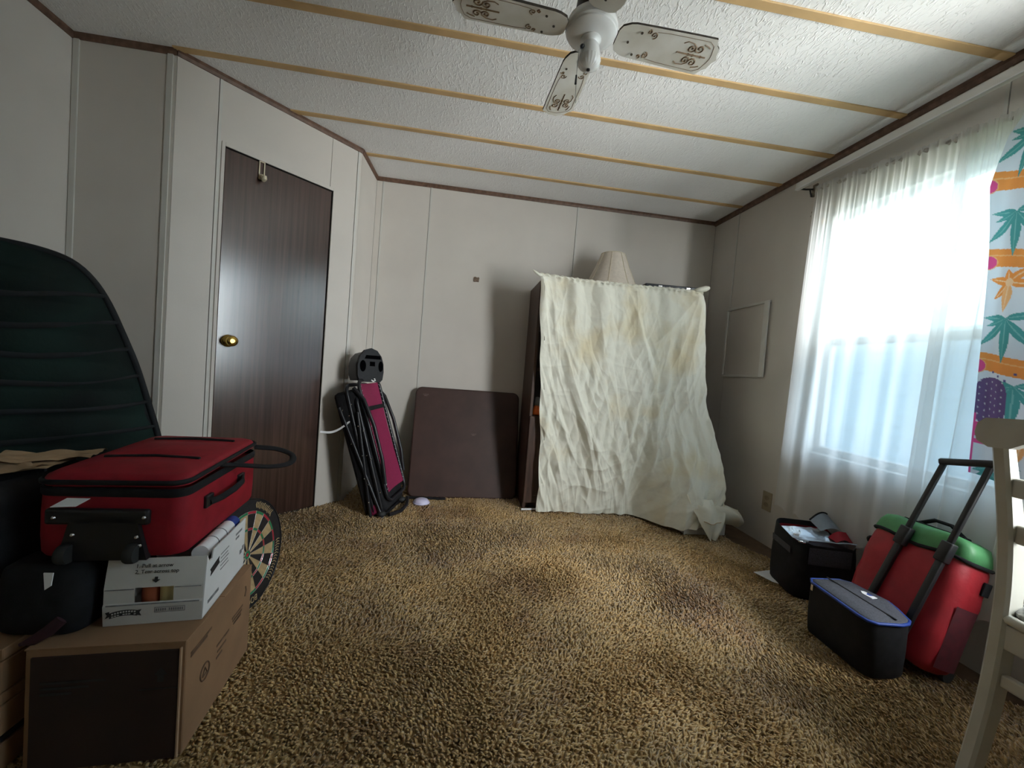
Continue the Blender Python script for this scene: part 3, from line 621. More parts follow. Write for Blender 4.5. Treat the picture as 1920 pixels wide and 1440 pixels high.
# ------------------------------------------------------------------ sheet hanging in front of the bookcase
def sheet():
    nu, nv = 320, 400
    uu = np.linspace(0, 1, nu); vv = np.linspace(0, 1, nv)
    Uc, Vc = np.meshgrid(uu, vv, indexing='ij')
    xl_ = np.interp(vv, [0, .4, .75, 1], [.440, .492, .532, .540]); xr_ = np.interp(vv, [0, .06, .35, .6, .75, .88, 1], [1.545, 1.575, 1.615, 1.66, 1.665, 1.645, 1.60])
    X = xl_[None, :]+(xr_-xl_)[None, :]*Uc
    zt = 1.522 - .03*np.sin(Uc*PI)*0 + np.interp(uu, [0, .25, .5, .62, .85, .97, 1], [0, -.010, -.008, -.008, -.002, -.004, .0])[:, None]
    zb = np.interp(uu, [0, .3, .6, .8, .9, 1], [.008, .004, .006, .030, .055, .12])[:, None]
    Z = zt*(1-Vc)+zb*Vc
    Y = 2.528 - .02*Vc + 0*Uc
    # gathers below the rod
    g = np.sin(Uc*58+2.2*np.sin(Uc*9))*.006*np.exp(-Vc*5)*np.where(Uc < .58, 1, .45) + np.sin(Uc*33+1)*.010*np.exp(-Vc*3.2)*np.where(Uc < .45, 1, .5)
    # long soft folds
    fold = .010*np.sin(Uc*19+Vc*2.0+.8*np.sin(Vc*5)) * (1-np.exp(-Vc*4))
    big = .016*np.exp(-((Uc-.90+.06*Vc)/.035)**2)*np.clip(Vc*3, 0, 1) - .016*np.exp(-((Uc-.83+.08*Vc)/.03)**2)*np.clip(Vc*2, 0, 1)
    # creases: sharp folds along nearly straight lines, strongest low down, fading in and out
    rs = np.random.RandomState(5); cr = np.zeros_like(Uc); xm, zm = Uc*1.12, Vc*1.5
    nzg = {}
    def nf2(sc, o):
        g_ = np.array([[noise.noise((i*sc*1.12/40, j*sc*1.5/50, o)) for j in range(51)] for i in range(41)])
        iu, iv = uu*40, vv*50; i0 = np.minimum(iu.astype(int), 39); j0 = np.minimum(iv.astype(int), 49); fu = (iu-i0)[:, None]; fv = (iv-j0)[None, :]
        return (g_[i0][:, j0]*(1-fu)+g_[i0+1][:, j0]*fu)*(1-fv)+(g_[i0][:, j0+1]*(1-fu)+g_[i0+1][:, j0+1]*fu)*fv
    tri = lambda q: np.abs((q % 1.0)-.5)*2
    for k in range(44):
        right = k % 2; an = rs.normal(.26, .22) if right else rs.normal(-.24, .22)
        if k % 7 == 6: an = rs.normal(1.2, .3)
        side_w = np.clip((Uc-.30)/.3, .12, 1) if right else np.clip((.75-Uc)/.3, .12, 1)
        fr_ = rs.uniform(4, 15); mask = np.clip(nf2(rs.uniform(3, 6), k*3.1)*3.6-.10, 0, 1)
        q = (xm*math.cos(an)+zm*math.sin(an))*fr_ + .55*nf2(3.2, k*1.7+50) + rs.uniform(0, 1)
        pk = tri(q)**(3 if k % 3 else 1.5)
        cr += mask*side_w*(pk-.25)*rs.uniform(.0055, .0105)*np.clip(.20+Vc*1.2, 0, 1)*rs.choice([1, 1, -1])
    def crease(u0, v0, u1, v1, a, w):
        du, dv = (u1-u0)*1.12, (v1-v0)*1.5; L2 = du*du+dv*dv; Ln = math.sqrt(L2)
        pu, pv = xm-u0*1.12, zm-v0*1.5; t = (pu*du+pv*dv)/L2; d_ = (pu*dv-pv*du)/Ln+.005*np.sin(t*7+u0*40)
        return a*np.clip(1-np.abs(d_)/w, 0, 1)**1.3*np.clip(1.25-np.abs(t-.5)*2.4, 0, 1)**.6
    for (u0, v0, u1, v1, a, w) in ((.97, .02, .60, .31, .020, .05), (.97, .02, .72, .5, .016, .045), (.985, .02, .88, .42, .016, .04), (.53, .01, .70, .45, .018, .05), (.60, .12, .70, .37, -.016, .03),
                                   (.06, .02, .10, .30, .014, .04), (.17, .02, .08, .24, .012, .04), (.10, .20, .36, .80, .022, .06), (.17, .45, .45, .97, .020, .055), (.22, .55, .38, .96, .018, .04), (.30, .30, .33, .5, .012, .05),
                                   (.62, .42, .50, .72, .014, .04), (.70, .45, .64, .97, .018, .05), (.76, .6, .84, .97, .016, .05), (.03, .6, .18, .97, .018, .05), (.44, .62, .55, .97, .016, .045), (.80, .4, .79, .9, .016, .05), (.91, .25, .95, .85, .018, .05)):
        cr += crease(u0, v0, u1, v1, a, w)
    tn = nf2(5, 3)*.006 + nf2(22, 9)*.0022
    # right side pushed out by the white box
    sst = lambda q: np.clip(q, 0, 1)**2*(3-2*np.clip(q, 0, 1))
    push = sst((Uc-.58)/.22)*sst((Vc-.50)/.46)*.305
    Y = Y - (g*1.7+fold*.55+big+cr+tn) - push
    Y = np.minimum(Y, 2.540-.012*0 - push*.9)
    # rod pocket: rolls round the rod
    k = Vc < .018; Y = np.where(k, 2.528-.010*np.sin(Vc/.018*PI)-.003*np.sin(Uc*170), Y); Z = np.where(k, zt+.010-.02*Vc/.018+.003*np.sin(Uc*150+2*np.sin(Uc*31)), Z)
    return np.stack([X + .004*np.sin(Vc*30)*(Uc < .02), Y, Z], -1)
shroot = thing('hanging_sheet', 'wrinkled cream sheet hung from a rod in front of the bookcase', 'sheet', (1.0, 2.53, 0))
obj('cloth', B().grid(sheet()), M_sheet, shroot, smooth=180)
obj('rod_pocket', B().tube([(x, 2.533+.003*math.sin(x*90), 1.524+np.interp((x-.44)/1.1, [0, .25, .5, .62, .85, 1], [0, -.010, -.008, -.008, -.002, .0])+.002*math.sin(x*130)) for x in np.linspace(.448, 1.535, 110)], [.010+.0025*math.sin(i*1.9) for i in range(110)], 10), M_sheet, shroot, smooth=180)
kn = B().tube([(.452, 2.530, 1.522), (.435, 2.520, 1.518), (.410, 2.515, 1.530), (.392, 2.512, 1.541)], [.013, .010, .008, .003], 8)
obj('knotted_corner', kn, M_sheet, shroot, smooth=180)
kn = B().tube([(1.49, 2.530, 1.528), (1.525, 2.515, 1.535), (1.560, 2.510, 1.545), (1.585, 2.515, 1.552)], [.010, .018, .019, .010], 10)
obj('knotted_corner', kn, M_sheet, shroot, smooth=180)
# tail that spills over the box on to the carpet, and its rolled end
nu, nv = 60, 70; Q = np.zeros((nu, nv, 3))
for i, a in enumerate(np.linspace(0, 1, nu)):
    for j, v in enumerate(np.linspace(0, 1, nv)):
        w_ = .115*(1-.80*v**1.7); x_ = 1.520+.02*v-.01*v*v+(a-.5)*2*w_
        y_ = 2.215-.075*math.sin(v*PI/2)+.03*abs(a-.5)*2*(1-v)+.010*math.sin(a*9+v*4)-.022*math.exp(-((a-.5)/.3)**2)*math.sin(v*PI)
        z_ = .230-.227*v**1.1+.010*math.sin(a*7+1)*(1-v)+.010*noise.noise((a*4, v*5, 1))
        Q[i, j] = (x_, y_, max(.004, z_))
obj('trailing_tail', B().grid(Q), M_sheet, shroot, smooth=180)
obj('hem', B().tube([tuple(Q[i, 40]+np.array([0, -.004, 0])) for i in range(8, 50)], .0022, 6), mat('tan_hem', (0.55, 0.40, 0.24), .8, (20, .1)), shroot)
nn = 22; Q = []
for (cx_, cy_, cz_, rr) in ((1.54, 2.23, .135, .050), (1.60, 2.225, .140, .058), (1.66, 2.215, .135, .052), (1.70, 2.21, .125, .047), (1.730, 2.205, .118, .046), (1.728, 2.205, .118, .038), (1.68, 2.21, .125, .032)):
    Q.append([(cx_+.014*math.sin(t*2+.5), cy_+rr*math.cos(t)*.8, cz_+rr*math.sin(t)*(1.05+.12*math.sin(3*t))) for t in np.linspace(0, 2*PI, nn+1)[:-1]])
obj('rolled_end', B().grid(Q, wrap=True), M_sheet, shroot, smooth=180)

wbx = thing('white_box', 'small white cardboard box on the carpet under the sheet\'s right end', 'box', (1.53, 2.33, 0))
obj('carton', B().box((1.397, 2.222, 0), (1.664, 2.47, .105), bev=.002, seg=1), M_cardw, wbx)
obj('corner_flap', B().box((1.394, 2.219, 0), (1.402, 2.2235, .104)), M_cardw, wbx)
obj('lid', B().box((1.394, 2.219, .085), (1.667, 2.473, .110), bev=.002, seg=1), M_cardw, wbx)
obj('white_stick', B().tube([(.445, 2.530, .006), (.545, 2.545, .006)], .006, 8), M_paper, label='short white stick on the carpet at the foot of the bookcase', cat='stick')

# ------------------------------------------------------------------ folded card table leaning on the back wall
ct = thing('card_table', 'folded dark brown square table leaning on the back wall', 'table', (.06, 2.74, 0))
O_ = Vector((-.298, 2.735, .0)); Mt = frame(O_, (.759, .034, 0), z=None, y=(-.0, .19, .722))
Wt, Ht = .728, .742
def rrect(w, h, r_, n=6):
    p = []
    for (cx, cy, a) in ((w-r_, r_, -PI/2), (w-r_, h-r_, 0), (r_, h-r_, PI/2), (r_, r_, PI)):
        for t in np.linspace(0, PI/2, n): p.append((cx+r_*math.cos(a+t), cy+r_*math.sin(a+t)))
    return p
obj('tabletop', B(Mt).prism(rrect(Wt, Ht, .035), -.006, .016), M_brown, ct)
obj('edge_binding', B(Mt).tube([(q[0], q[1], .004) for q in rrect(Wt, Ht, .035)], .012, 8, True), M_brown, ct, smooth=60)
for k, (a, bq) in enumerate((((.04, .05), (.04, .66)), ((.07, .69), (.70, .69)), ((.705, .66), (.705, .05)), ((.68, .06), (.07, .06)))):
    obj('leg', B(Mt).tube([(a[0], a[1], -.021), (bq[0], bq[1], -.021)], .010, 8), M_blackm, ct, smooth=60)
for (cx, cy, s) in ((.06, .695, .018), (.415, .43, .016)):
    pts = [(cx+s*math.cos(t)*(1+.4*math.sin(3*t)), cy+s*.7*math.sin(t)*(1+.3*math.cos(2*t))) for t in np.linspace(0, 2*PI, 14)[:-1]]
    obj('worn_spot', B(Mt).prism(pts, .016, .0165), mat('worn_vinyl', (0.10, .065, .058), .7, (60, .4)), ct)
dm = thing('lilac_dish', 'pale lilac plastic dish lying upside down before the folded table', 'dish', (-.205, 2.60, 0))
obj('bowl', B(T(-.200, 2.600, .0)).lathe([(.052, .000), (.050, .010), (.040, .022), (.022, .029), (0, .031)], 24), M_lilac, dm, smooth=60)
obj('rim', B(T(-.200, 2.600, .0)).tube([(.052*math.cos(t), .052*math.sin(t), .003) for t in np.linspace(0, 2*PI, 25)[:-1]], .003, 6, True), M_lilac, dm)
sp = thing('black_strap', 'black webbing strap with buckle on the carpet behind the lilac dish', 'strap', (-.15, 2.68, 0))
obj('webbing', B().box((-.31, 2.665, .0), (-.075, 2.69, .012), bev=.003), M_black, sp)
obj('buckle', B(T(-.072, 2.676, .006)).box((-.012, -.016, -.004), (.024, .016, .008), bev=.003), M_blackm, sp)

# ------------------------------------------------------------------ folded zero-gravity chair with its tray
zc = thing('folded_lounge_chair', 'folded black metal lounge chair with wine red sling, leaning in the corner', 'folding chair', (-.45, 2.45, 0))
bl_ = Vector((-.372, 2.37, .135)); up_ = Vector((-.215, .0, .612)).normalized(); lat = Vector((.18, .98, 0)).normalized()
nrm = lat.cross(up_).normalized()        # out of the sling, towards the window
Mz = frame(bl_, lat, y=up_)              # local x across, y up the sling, z out
WZ, LZ = .255, .655
def slg(a, b_):  # sling surface, slightly hollow
    return (a*WZ, b_*LZ, -.012*math.sin(a*PI)-.006*math.sin(b_*PI))
obj('sling', B(Mz).grid([[slg(a, b_) for b_ in np.linspace(0, 1, 24)] for a in np.linspace(0, 1, 12)]), M_wine, zc, smooth=180)
obj('strap', B(Mz).box((.005, .49, -.004), (WZ+.005, .515, .005), bev=.002), M_black, zc)
cords = B(Mz)
for a in (-.004, WZ+.004):
    for b_ in np.linspace(.02, LZ-.02, 24):
        sg = 1 if a < 0 else -1
        cords.tube([(a-sg*.014, b_, .002), (a+sg*.006, b_+.006, .003)], .0022, 5)
obj('lacing', cords, M_chrome if False else mat('grey_cord', (.28, .28, .30), .6, (50, .2)), zc)
def loop(w0, w1, h0, h1, z0, z1, rr=.05, n=6):
    p = rrect(w1-w0, h1-h0, rr, n); return [(w0+q[0], h0+q[1], z0+(z1-z0)*q[1]/(h1-h0)) for q in p]
for (w0, w1, h0, h1, z0, z1) in ((-.022, WZ+.022, -.05, LZ+.02, -.006, .0), (-.030, WZ+.03, -.12, LZ-.06, -.055, -.03), (-.026, WZ+.026, -.125, LZ+.01, -.105, -.075), (-.02, WZ+.02, -.11, LZ-.03, -.150, -.115)):
    obj('frame_tube', B(Mz).tube(loop(w0, w1, h0, h1, z0, z1), .0105, 8, True, up=(0, 0, 1)), M_blackm, zc, smooth=60)
# bowed side rails that stand proud of the sling
for a in (-.030, WZ+.030):
    obj('side_rail', B(Mz).tube([(a, .64, -.03), (a, .56, .012), (a, .40, .030), (a, .20, .026), (a, .06, .006)], .0115, 8, flat=.8), M_blackm, zc, smooth=60)
# folded fabric layers and leg struts behind
obj('folded_seat', B(Mz).box((-.030, -.10, -.165), (WZ+.020, LZ-.02, -.022), bev=.025), M_black, zc, smooth=50)
obj('lower_sling', B(Mz).box((-.034, -.104, -.135), (.03, -.04, -.075), bev=.012), M_wine, zc, smooth=50)
for k, (a, y0, y1, z0, z1) in enumerate(((-.034, -.13, .55, -.06, -.14), (-.034, -.13, .50, -.13, -.04), (WZ+.034, -.13, .55, -.06, -.14), (WZ+.034, -.13, .5, -.13, -.04))):
    obj('leg', B(Mz).tube([(a, y0, z0), (a, y1, z1)], .0095, 8), M_blackm, zc, smooth=60)
rv = B(Mz)
for (y_, z_) in ((.55, -.06), (.49, -.09), (.42, -.055), (.385, -.03), (.33, -.12), (.25, -.075), (.245, -.05), (.22, -.03), (.12, -.10), (.08, -.085), (-.02, -.11), (.02, -.03), (.53, -.12)):
    rv.ball((-.045, y_, z_), .004, n=6)
obj('rivet', rv, M_chrome, zc); zc.children[-1]['kind'] = 'stuff'
obj('foot_bar', B(Mz).tube([(-.03, -.12, -.02), (.05, -.135, .02), (.16, -.135, .02), (WZ+.02, -.12, -.01)], .011, 8), M_blackm, zc, smooth=60)
obj('rubber_foot', B().ball((-.325, 2.60, .017), .026, .024, .019, 10), M_rubber, zc, smooth=180)
obj('rubber_foot', B().ball((-.400, 2.345, .016), .026, .024, .018, 10), M_rubber, zc, smooth=180)
# white ribbon hanging out to the left
p0 = Mz @ Vector((-.03, .46, -.10)); Q = []
for t in np.linspace(0, 1, 14):
    c_ = p0+Vector((-.150*t, -.03*t, -.085*t-.035*math.sin(t*PI)*.8+.02*t)); Q.append([tuple(c_+Vector((0, .004, .008*(1-.4*t)))), tuple(c_-Vector((0, .004, .008*(1-.4*t))))])
obj('white_tie', B().grid(Q), M_paper, zc, smooth=180)
M_recess = mat('recess_shade', (0.0015, 0.0015, 0.002), .95, (30, .2), None, 0.0)  # near-black colour stands for the shade inside the tray's hollows
ty = thing('cup_holder_tray', 'black plastic cup holder tray perched on the folded lounge chair', 'tray', (-.60, 2.48, .76))
Mt2 = frame((-.602, 2.425, .764), (.70, .71, 0), y=(-.06, .04, 1))
prof2 = [(.012, 0), (.150, 0), (.165, .015), (.172, .06), (.170, .11), (.155, .155), (.125, .190), (.085, .203), (.045, .190), (.012, .155), (-.004, .10), (-.002, .04)]
obj('tray_plate', B(Mt2).prism(prof2, -.014, .006), mat('tray_plastic', (0.014, 0.0145, 0.017), .6, (30, .15), None, .3), ty)
def ring(cx, cy, a, b_, z, M, n=20): return [(cx+a*math.cos(t), cy+b_*math.sin(t), z) for t in np.linspace(0, 2*PI, n+1)[:-1]]
for (cx, cy, a, b_) in ((.030, .095, .020, .034), (.150, .095, .016, .032)):
    obj('cup_recess_shade', B(Mt2).prism([(q[0], q[1]) for q in ring(cx, cy, a, b_, 0, None)], .006, .0068), M_recess, ty)
obj('phone_slot_shade', B(Mt2).prism([(.040, .138), (.150, .138), (.145, .160), (.050, .160)], .006, .0068).prism([(.075, .095), (.110, .095), (.110, .122), (.075, .122)], .006, .0068), M_recess, ty)
obj('tray_body', B(Mt2).prism([(q[0]*.86+.012, q[1]*.86+.008) for q in prof2], -.115, -.014), M_blackp, ty, smooth=50)
obj('white_clip', B(Mt2).tube([(.085, .012, .010), (.095, .004, .014), (.110, .010, .012), (.105, .022, .009)], .0045, 6), M_paper, ty)

# ------------------------------------------------------------------ right side: bags
# tall black cooler bag
def rpoly(w, d, r_, n=5): return [(q[0]-w/2, q[1]-d/2) for q in rrect(w, d, r_, n)]
bb = thing('cooler_bag', 'tall black cooler bag with open top, silver and red lining, beside the wall', 'bag', (1.69, 1.64, 0))
Mb = T(1.677, 1.640, 0) @ RZ(-14)
Q = []
for (z, s, bul) in ((.0, .93, 0), (.012, .98, 0), (.06, 1.0, .006), (.14, 1.0, .010), (.20, .99, .006), (.245, .97, 0), (.262, .965, 0), (.266, .95, 0), (.262, .93, 0), (.215, .90, 0)):
    Q.append([(x_*s*(1+bul*math.sin(7*i/20*PI)), y_*s, z + (.022*(y_/.135) if z > .2 else 0)) for i, (x_, y_) in enumerate(rpoly(.268, .240, .055))])
obj('body', B(Mb).grid(Q, wrap=True).add([q for q in Q[0]], [tuple(range(len(Q[0])))[::-1]], 0), M_black, bb, smooth=60)
ip = rpoly(.246, .218, .05)
Q = [[(x_, y_, .244+.022*(y_/.135)) for (x_, y_) in ip], [(x_*.96, y_*.96, .13) for (x_, y_) in ip]]
obj('red_lining', B(Mb).grid(Q, wrap=True).add([(x_*.96, y_*.96, .13) for x_, y_ in ip], [tuple(range(len(ip)))], 0), M_red, bb, smooth=60)
Q = [[(a, b_-.022+.006*math.sin(a*40), .262+.02*b_/.13+.012*math.sin(b_*30+a*14)-.010*abs(noise.noise((a*22, b_*22, 4)))) for b_ in np.linspace(-.10, .055, 14)] for a in np.linspace(-.125, .06, 18)]
obj('silver_lining', B(Mb).grid(Q), M_silver, bb, smooth=180)
Q = [[(a, -.118+.02*b_-.01*abs(a)/.1, .272+.010*math.sin(b_*3.2+a*9)-.03*b_+.006*noise.noise((a*20, b_*4, 2))) for b_ in np.linspace(-.3, 1.2, 8)] for a in np.linspace(-.098, .098, 20)]
obj('silver_roll', B(Mb).grid(Q), M_silver, bb, smooth=180)
Q = [[(.015+a*.12, -.02+.085*b_+.02*a, .285+.050*math.sin(a*PI*.9)*(.5+.5*b_)+.018*b_-.02*a) for b_ in np.linspace(0, 1, 10)] for a in np.linspace(0, 1, 14)]
obj('grey_flap', B(Mb).grid(Q), M_greyfab, bb, smooth=180)
obj('flap_edge', B(Mb).tube([Vector(q[-1])+Vector((0, .002, .002)) for q in Q], .004, 6), M_black, bb)
Q = [[(.045+.085*a, -.085+.060*b_+.02*a, .262+.034*a*b_+.012*math.sin(a*4)) for b_ in np.linspace(0, 1, 8)] for a in np.linspace(0, 1, 8)]
obj('red_pocket', B(Mb).grid(Q), M_red, bb, smooth=180)
fp = B(Mb).grid([[(a, -.1235-.003*math.sin((a+.1)*14), .165+.075*t) for t in np.linspace(0, 1, 4)] for a in np.linspace(-.088, .085, 12)])
obj('front_flap', fp, M_charcoal, bb, smooth=180)
fp = B(Mb).grid([[(-.1365-.002*t, a, .185+.03*t+.12*(a+.12)*.3) for t in np.linspace(0, 1, 4)] for a in np.linspace(-.075, .075, 10)])
obj('side_strap', fp, M_charcoal, bb, smooth=180)
zr = B(Mb)
for q in ((-.128, -.126, .262), (.105, -.118, .258)): zr.box((q[0]-.008, q[1]-.006, q[2]-.003), (q[0]+.008, q[1]+.006, q[2]+.005), bev=.002)
obj('zip_pull', zr, M_chrome, bb)
obj('tag', B(Mb).box((-.118, -.060, .262), (-.098, -.052, .272)), M_paper, bb)
# lunch cooler
lc = thing('lunch_cooler', 'low black lunch cooler with charcoal lid edged in blue piping', 'bag', (1.45, 1.25, 0))
top = [(1.372, 1.326), (1.392, 1.349), (1.508, 1.345), (1.536, 1.322), (1.552, 1.205), (1.538, 1.165), (1.502, 1.096), (1.480, 1.082), (1.448, 1.076), (1.372, 1.084), (1.352, 1.100), (1.350, 1.130)]
bot = [(1.415, 1.37), (1.430, 1.385), (1.515, 1.385), (1.540, 1.36), (1.560, 1.25), (1.572, 1.19), (1.578, 1.152), (1.560, 1.135), (1.500, 1.122), (1.440, 1.118), (1.420, 1.135), (1.415, 1.20)]
bot = [(0.5*a[0]+.5*b_[0], .5*a[1]+.5*b_[1]) for a, b_ in zip(top, bot)]
c0 = np.mean(top, 0)
def lerp_ring(t, s=1.0, z=0): return [(c0[0]+((1-t)*a[0]+t*b_[0]-c0[0])*s, c0[1]+((1-t)*a[1]+t*b_[1]-c0[1])*s, z) for a, b_ in zip(bot, top)]
Q = [lerp_ring(0, .96, 0), lerp_ring(.05, .99, .010), lerp_ring(.4, 1.015, .08), lerp_ring(.8, 1.01, .16), lerp_ring(1, 1.0, .196)]
obj('body', B().grid(Q, wrap=True).add(Q[0], [tuple(range(12))[::-1]]), M_black, lc, smooth=50)
Q = [lerp_ring(1, 1.0, .196), lerp_ring(1, .99, .203), lerp_ring(1, .93, .208), lerp_ring(1, .6, .211)]
obj('lid', B().grid(Q, wrap=True).add(Q[-1], [tuple(range(12))]), M_charcoal, lc, smooth=50)
obj('blue_piping', B().tube(lerp_ring(1, 1.012, .200), .0050, 8, True), M_blue, lc, smooth=60)
obj('lid_seam', B().tube([(1.452, 1.345, .2115), (1.440, 1.085, .2115)], .0025, 6), M_blackp, lc)
ml = Matrix.Translation((1.497, 1.225, .2110)) @ RZ(96)
obj('badge', B(ml).prism([(-.022, -.010), (.020, -.010), (.026, 0), (.012, .013), (-.022, .013)], 0, .002), M_paper, lc)
obj('badge_stripe', B(ml).prism([(-.010, -.009), (.010, -.009), (.004, .004), (-.006, .004)], .002, .0026), M_blue, lc)
obj('zip_pull', B().box((1.366, 1.316, .172), (1.372, 1.326, .196), bev=.002), M_chrome, lc)
# red and green trolley bag leaning towards the wall
tb = thing('trolley_bag', 'red and green wheeled trolley bag with raised black handle', 'bag', (1.68, 1.25, 0))
upv = Vector((.30, 0, .954)).normalized(); fn = Vector((-.954, 0, .30))
Mt = frame((1.676, 1.118, .003), (0, 1, 0), y=upv)     # x along the wall, y up the bag, z = x cross y
if (Mt.to_3x3() @ Vector((0, 0, 1))).dot(fn) < 0: Mt = frame((1.676, 1.385, .003), (0, -1, 0), y=upv)
# here local z points out to the room; x runs from far end to near end
Wb, Hb, Tb = .310, .400, .136
def bagring(y_, s, bul):
    P0 = rrect(Wb, Tb, .040, 6); P_ = []
    for i_ in range(len(P0)):
        a_, c_ = P0[i_], P0[(i_+1) % len(P0)]; n_ = max(1, int(math.hypot(c_[0]-a_[0], c_[1]-a_[1])/.03))
        P_ += [(a_[0]+(c_[0]-a_[0])*t_/n_, a_[1]+(c_[1]-a_[1])*t_/n_) for t_ in range(n_)]
    cx, cz = Wb/2, Tb/2
    return [(cx+(q[0]-cx)*s+bul*(q[0]-cx)+.004*noise.noise((q[0]*19, y_*26, q[1]*19)), y_+.006*math.sin(q[0]*30), cz+(q[1]-cz)*s*(1+bul*.8)+.012*noise.noise((q[0]*14, y_*17, 3+q[1]*9))*min(1, y_*12)) for q in P_]
Q = [bagring(y_, s, b_) for y_, s, b_ in ((0, .86, 0), (.012, .95, 0), (.03, .985, .01), (.06, 1, .02), (.10, 1, .032), (.15, 1, .030), (.20, 1, .036), (.25, 1, .026), (.29, 1, .028), (.33, 1, .012), (.365, .985, 0), (.385, .94, 0))]
obj('body', B(Mt).grid(Q, wrap=True).add(Q[0], [tuple(range(len(Q[0])))]).add(Q[-1], [tuple(range(len(Q[-1])))[::-1]]), M_redt, tb, smooth=60)
Q = [bagring(y_, s, b_) for y_, s, b_ in ((.375, .95, 0), (.395, .99, .01), (.425, .97, .0), (.445, .90, 0), (.452, .75, 0))]
obj('green_top', B(Mt).grid(Q, wrap=True).add(Q[-1], [tuple(range(len(Q[-1])))[::-1]]), M_green, tb, smooth=60)
obj('zip_band', B(Mt).tube(bagring(.384, 1.0, .0), .0065, 6, True), M_black, tb, smooth=60)
obj('carry_strap', B(Mt).box((.06, .448, .05), (.25, .462, .085), bev=.004).tube([(.10, .455, .07), (.15, .485, .075), (.20, .485, .075), (.245, .455, .07)], .007, 6), M_black, tb)
obj('end_pocket', B(Mt).grid([[(Wb+.004+.012*math.sin(a*PI)*math.sin(b_*PI*.5+.6), .03+.21*b_, .024+a*.088) for b_ in np.linspace(0, 1, 10)] for a in np.linspace(0, 1, 10)]), M_reddk, tb, smooth=180)
obj('side_patch', B(Mt).box((Wb+.003, .30, .02), (Wb+.010, .345, .05), bev=.002), M_black, tb)
tops = []
for (bx_, by_, bz_, tx_, ty_, tz_) in ((1.557, 1.295, .102, 1.737, 1.221, .703), (1.549, 1.152, .102, 1.732, 1.091, .726)):
    p0, p1 = Vector((bx_, by_, bz_)), Vector((tx_, ty_, tz_)); dl = (p1-p0).length
    Mh = frame(p0, p1-p0, y=(0, 1, 0))
    obj('handle_pole', B(Mh).box((0, -.011, -.008), (.345, .011, .008), bev=.003), M_blackp, tb, smooth=50)
    obj('handle_pole', B(Mh).box((.325, -.0085, -.0065), (dl, .0085, .0065), bev=.003), M_blackp, tb, smooth=50)
    obj('pole_socket', B(Mh).box((.30, -.017, -.014), (.37, .017, .014), bev=.004), M_blackp, tb, smooth=50)
    tops.append(p1+(p1-p0).normalized()*.006)
ga = (tops[0]-tops[1]).normalized()
obj('grip', B(frame(tops[1]-ga*.014, ga, z=(0, 0, 1))).box((0, -.014, -.012), ((tops[0]-tops[1]).length+.028, .014, .012), bev=.007), M_blackp, tb, smooth=50)
for xw in (.02, Wb-.02): obj('wheel', B(Mt @ T(xw, .012, .020) @ Matrix.Rotation(PI/2, 4, 'Y')).lathe([(.010, -.012), (.022, -.012), (.024, -.006), (.024, .006), (.022, .012), (.010, .012)], 18), M_rubber, tb, smooth=40)
obj('side_knob', B(Mt @ T(-.004, .33, .10) @ Matrix.Rotation(-PI/2, 4, 'Y')).lathe([(.014, 0), (.014, .006), (.008, .012), (0, .013)], 12), M_black, tb, smooth=50)
pz = B().add([(1.505, 1.775, .004), (1.620, 1.800, .003), (1.590, 1.640, .003), (1.535, 1.690, .003), (1.505, 1.775, .006), (1.620, 1.800, .005), (1.590, 1.640, .005), (1.535, 1.690, .005)], [(0, 3, 2, 1), (4, 5, 6, 7), (0, 1, 5, 4), (1, 2, 6, 5), (2, 3, 7, 6), (3, 0, 4, 7)])
obj('paper_sheet', pz, M_paper, label='white paper sheet on the carpet under the black cooler bag', cat='paper')

# ------------------------------------------------------------------ white dining chair, right edge
ch = thing('dining_chair', 'white painted wooden dining chair with curved legs at the right edge', 'chair', (1.5, .59, 0))
CY = .80
side = [(1.262, .890), (1.272, .835), (1.300, .73), (1.327, .62), (1.341, .52), (1.345, .44), (1.342, .35), (1.333, .23), (1.315, .12), (1.289, .0)]
wid = [.028, .031, .038, .046, .049, .050, .049, .048, .045, .040]
def catmull(P_, k=5):
    P_ = [np.array(q, float) for q in P_]; P_ = [2*P_[0]-P_[1]]+P_+[2*P_[-1]-P_[-2]]; out = []
    for i in range(1, len(P_)-2):
        for t in np.linspace(0, 1, k, endpoint=False):
            a, b_, c_, d_ = P_[i-1:i+3]; out.append(.5*((2*b_)+(c_-a)*t+(2*a-5*b_+4*c_-d_)*t*t+(3*b_-a-3*c_+d_)*t**3))
    out.append(P_[-2]); return out
def curved_post(y0, y1, name):
    cl = catmull([(s[0], s[1], w_) for s, w_ in zip(side, wid)]); Q = []
    for i, q in enumerate(cl):
        a = cl[max(0, i-1)]; b_ = cl[min(len(cl)-1, i+1)]; t = np.array([b_[0]-a[0], b_[1]-a[1]]); t /= np.linalg.norm(t); nrm_ = np.array([t[1], -t[0]])
        h = q[2]/2; rr = .006
        prof_ = [(-h, y0+rr), (-h+rr, y0), (h-rr, y0), (h, y0+rr), (h, y1-rr), (h-rr, y1), (-h+rr, y1), (-h, y1-rr)]
        Q.append([(q[0]+nrm_[0]*e, yy, q[1]+nrm_[1]*e) for e, yy in prof_])
    b2 = B().grid(Q, wrap=True); b2.add(Q[0], [tuple(range(8))]); b2.add(Q[-1], [tuple(range(8))[::-1]])
    return obj(name, b2, M_chair, ch, smooth=35)
curved_post(CY-.030, CY, 'leg'); curved_post(CY-.40, CY-.37, 'leg')
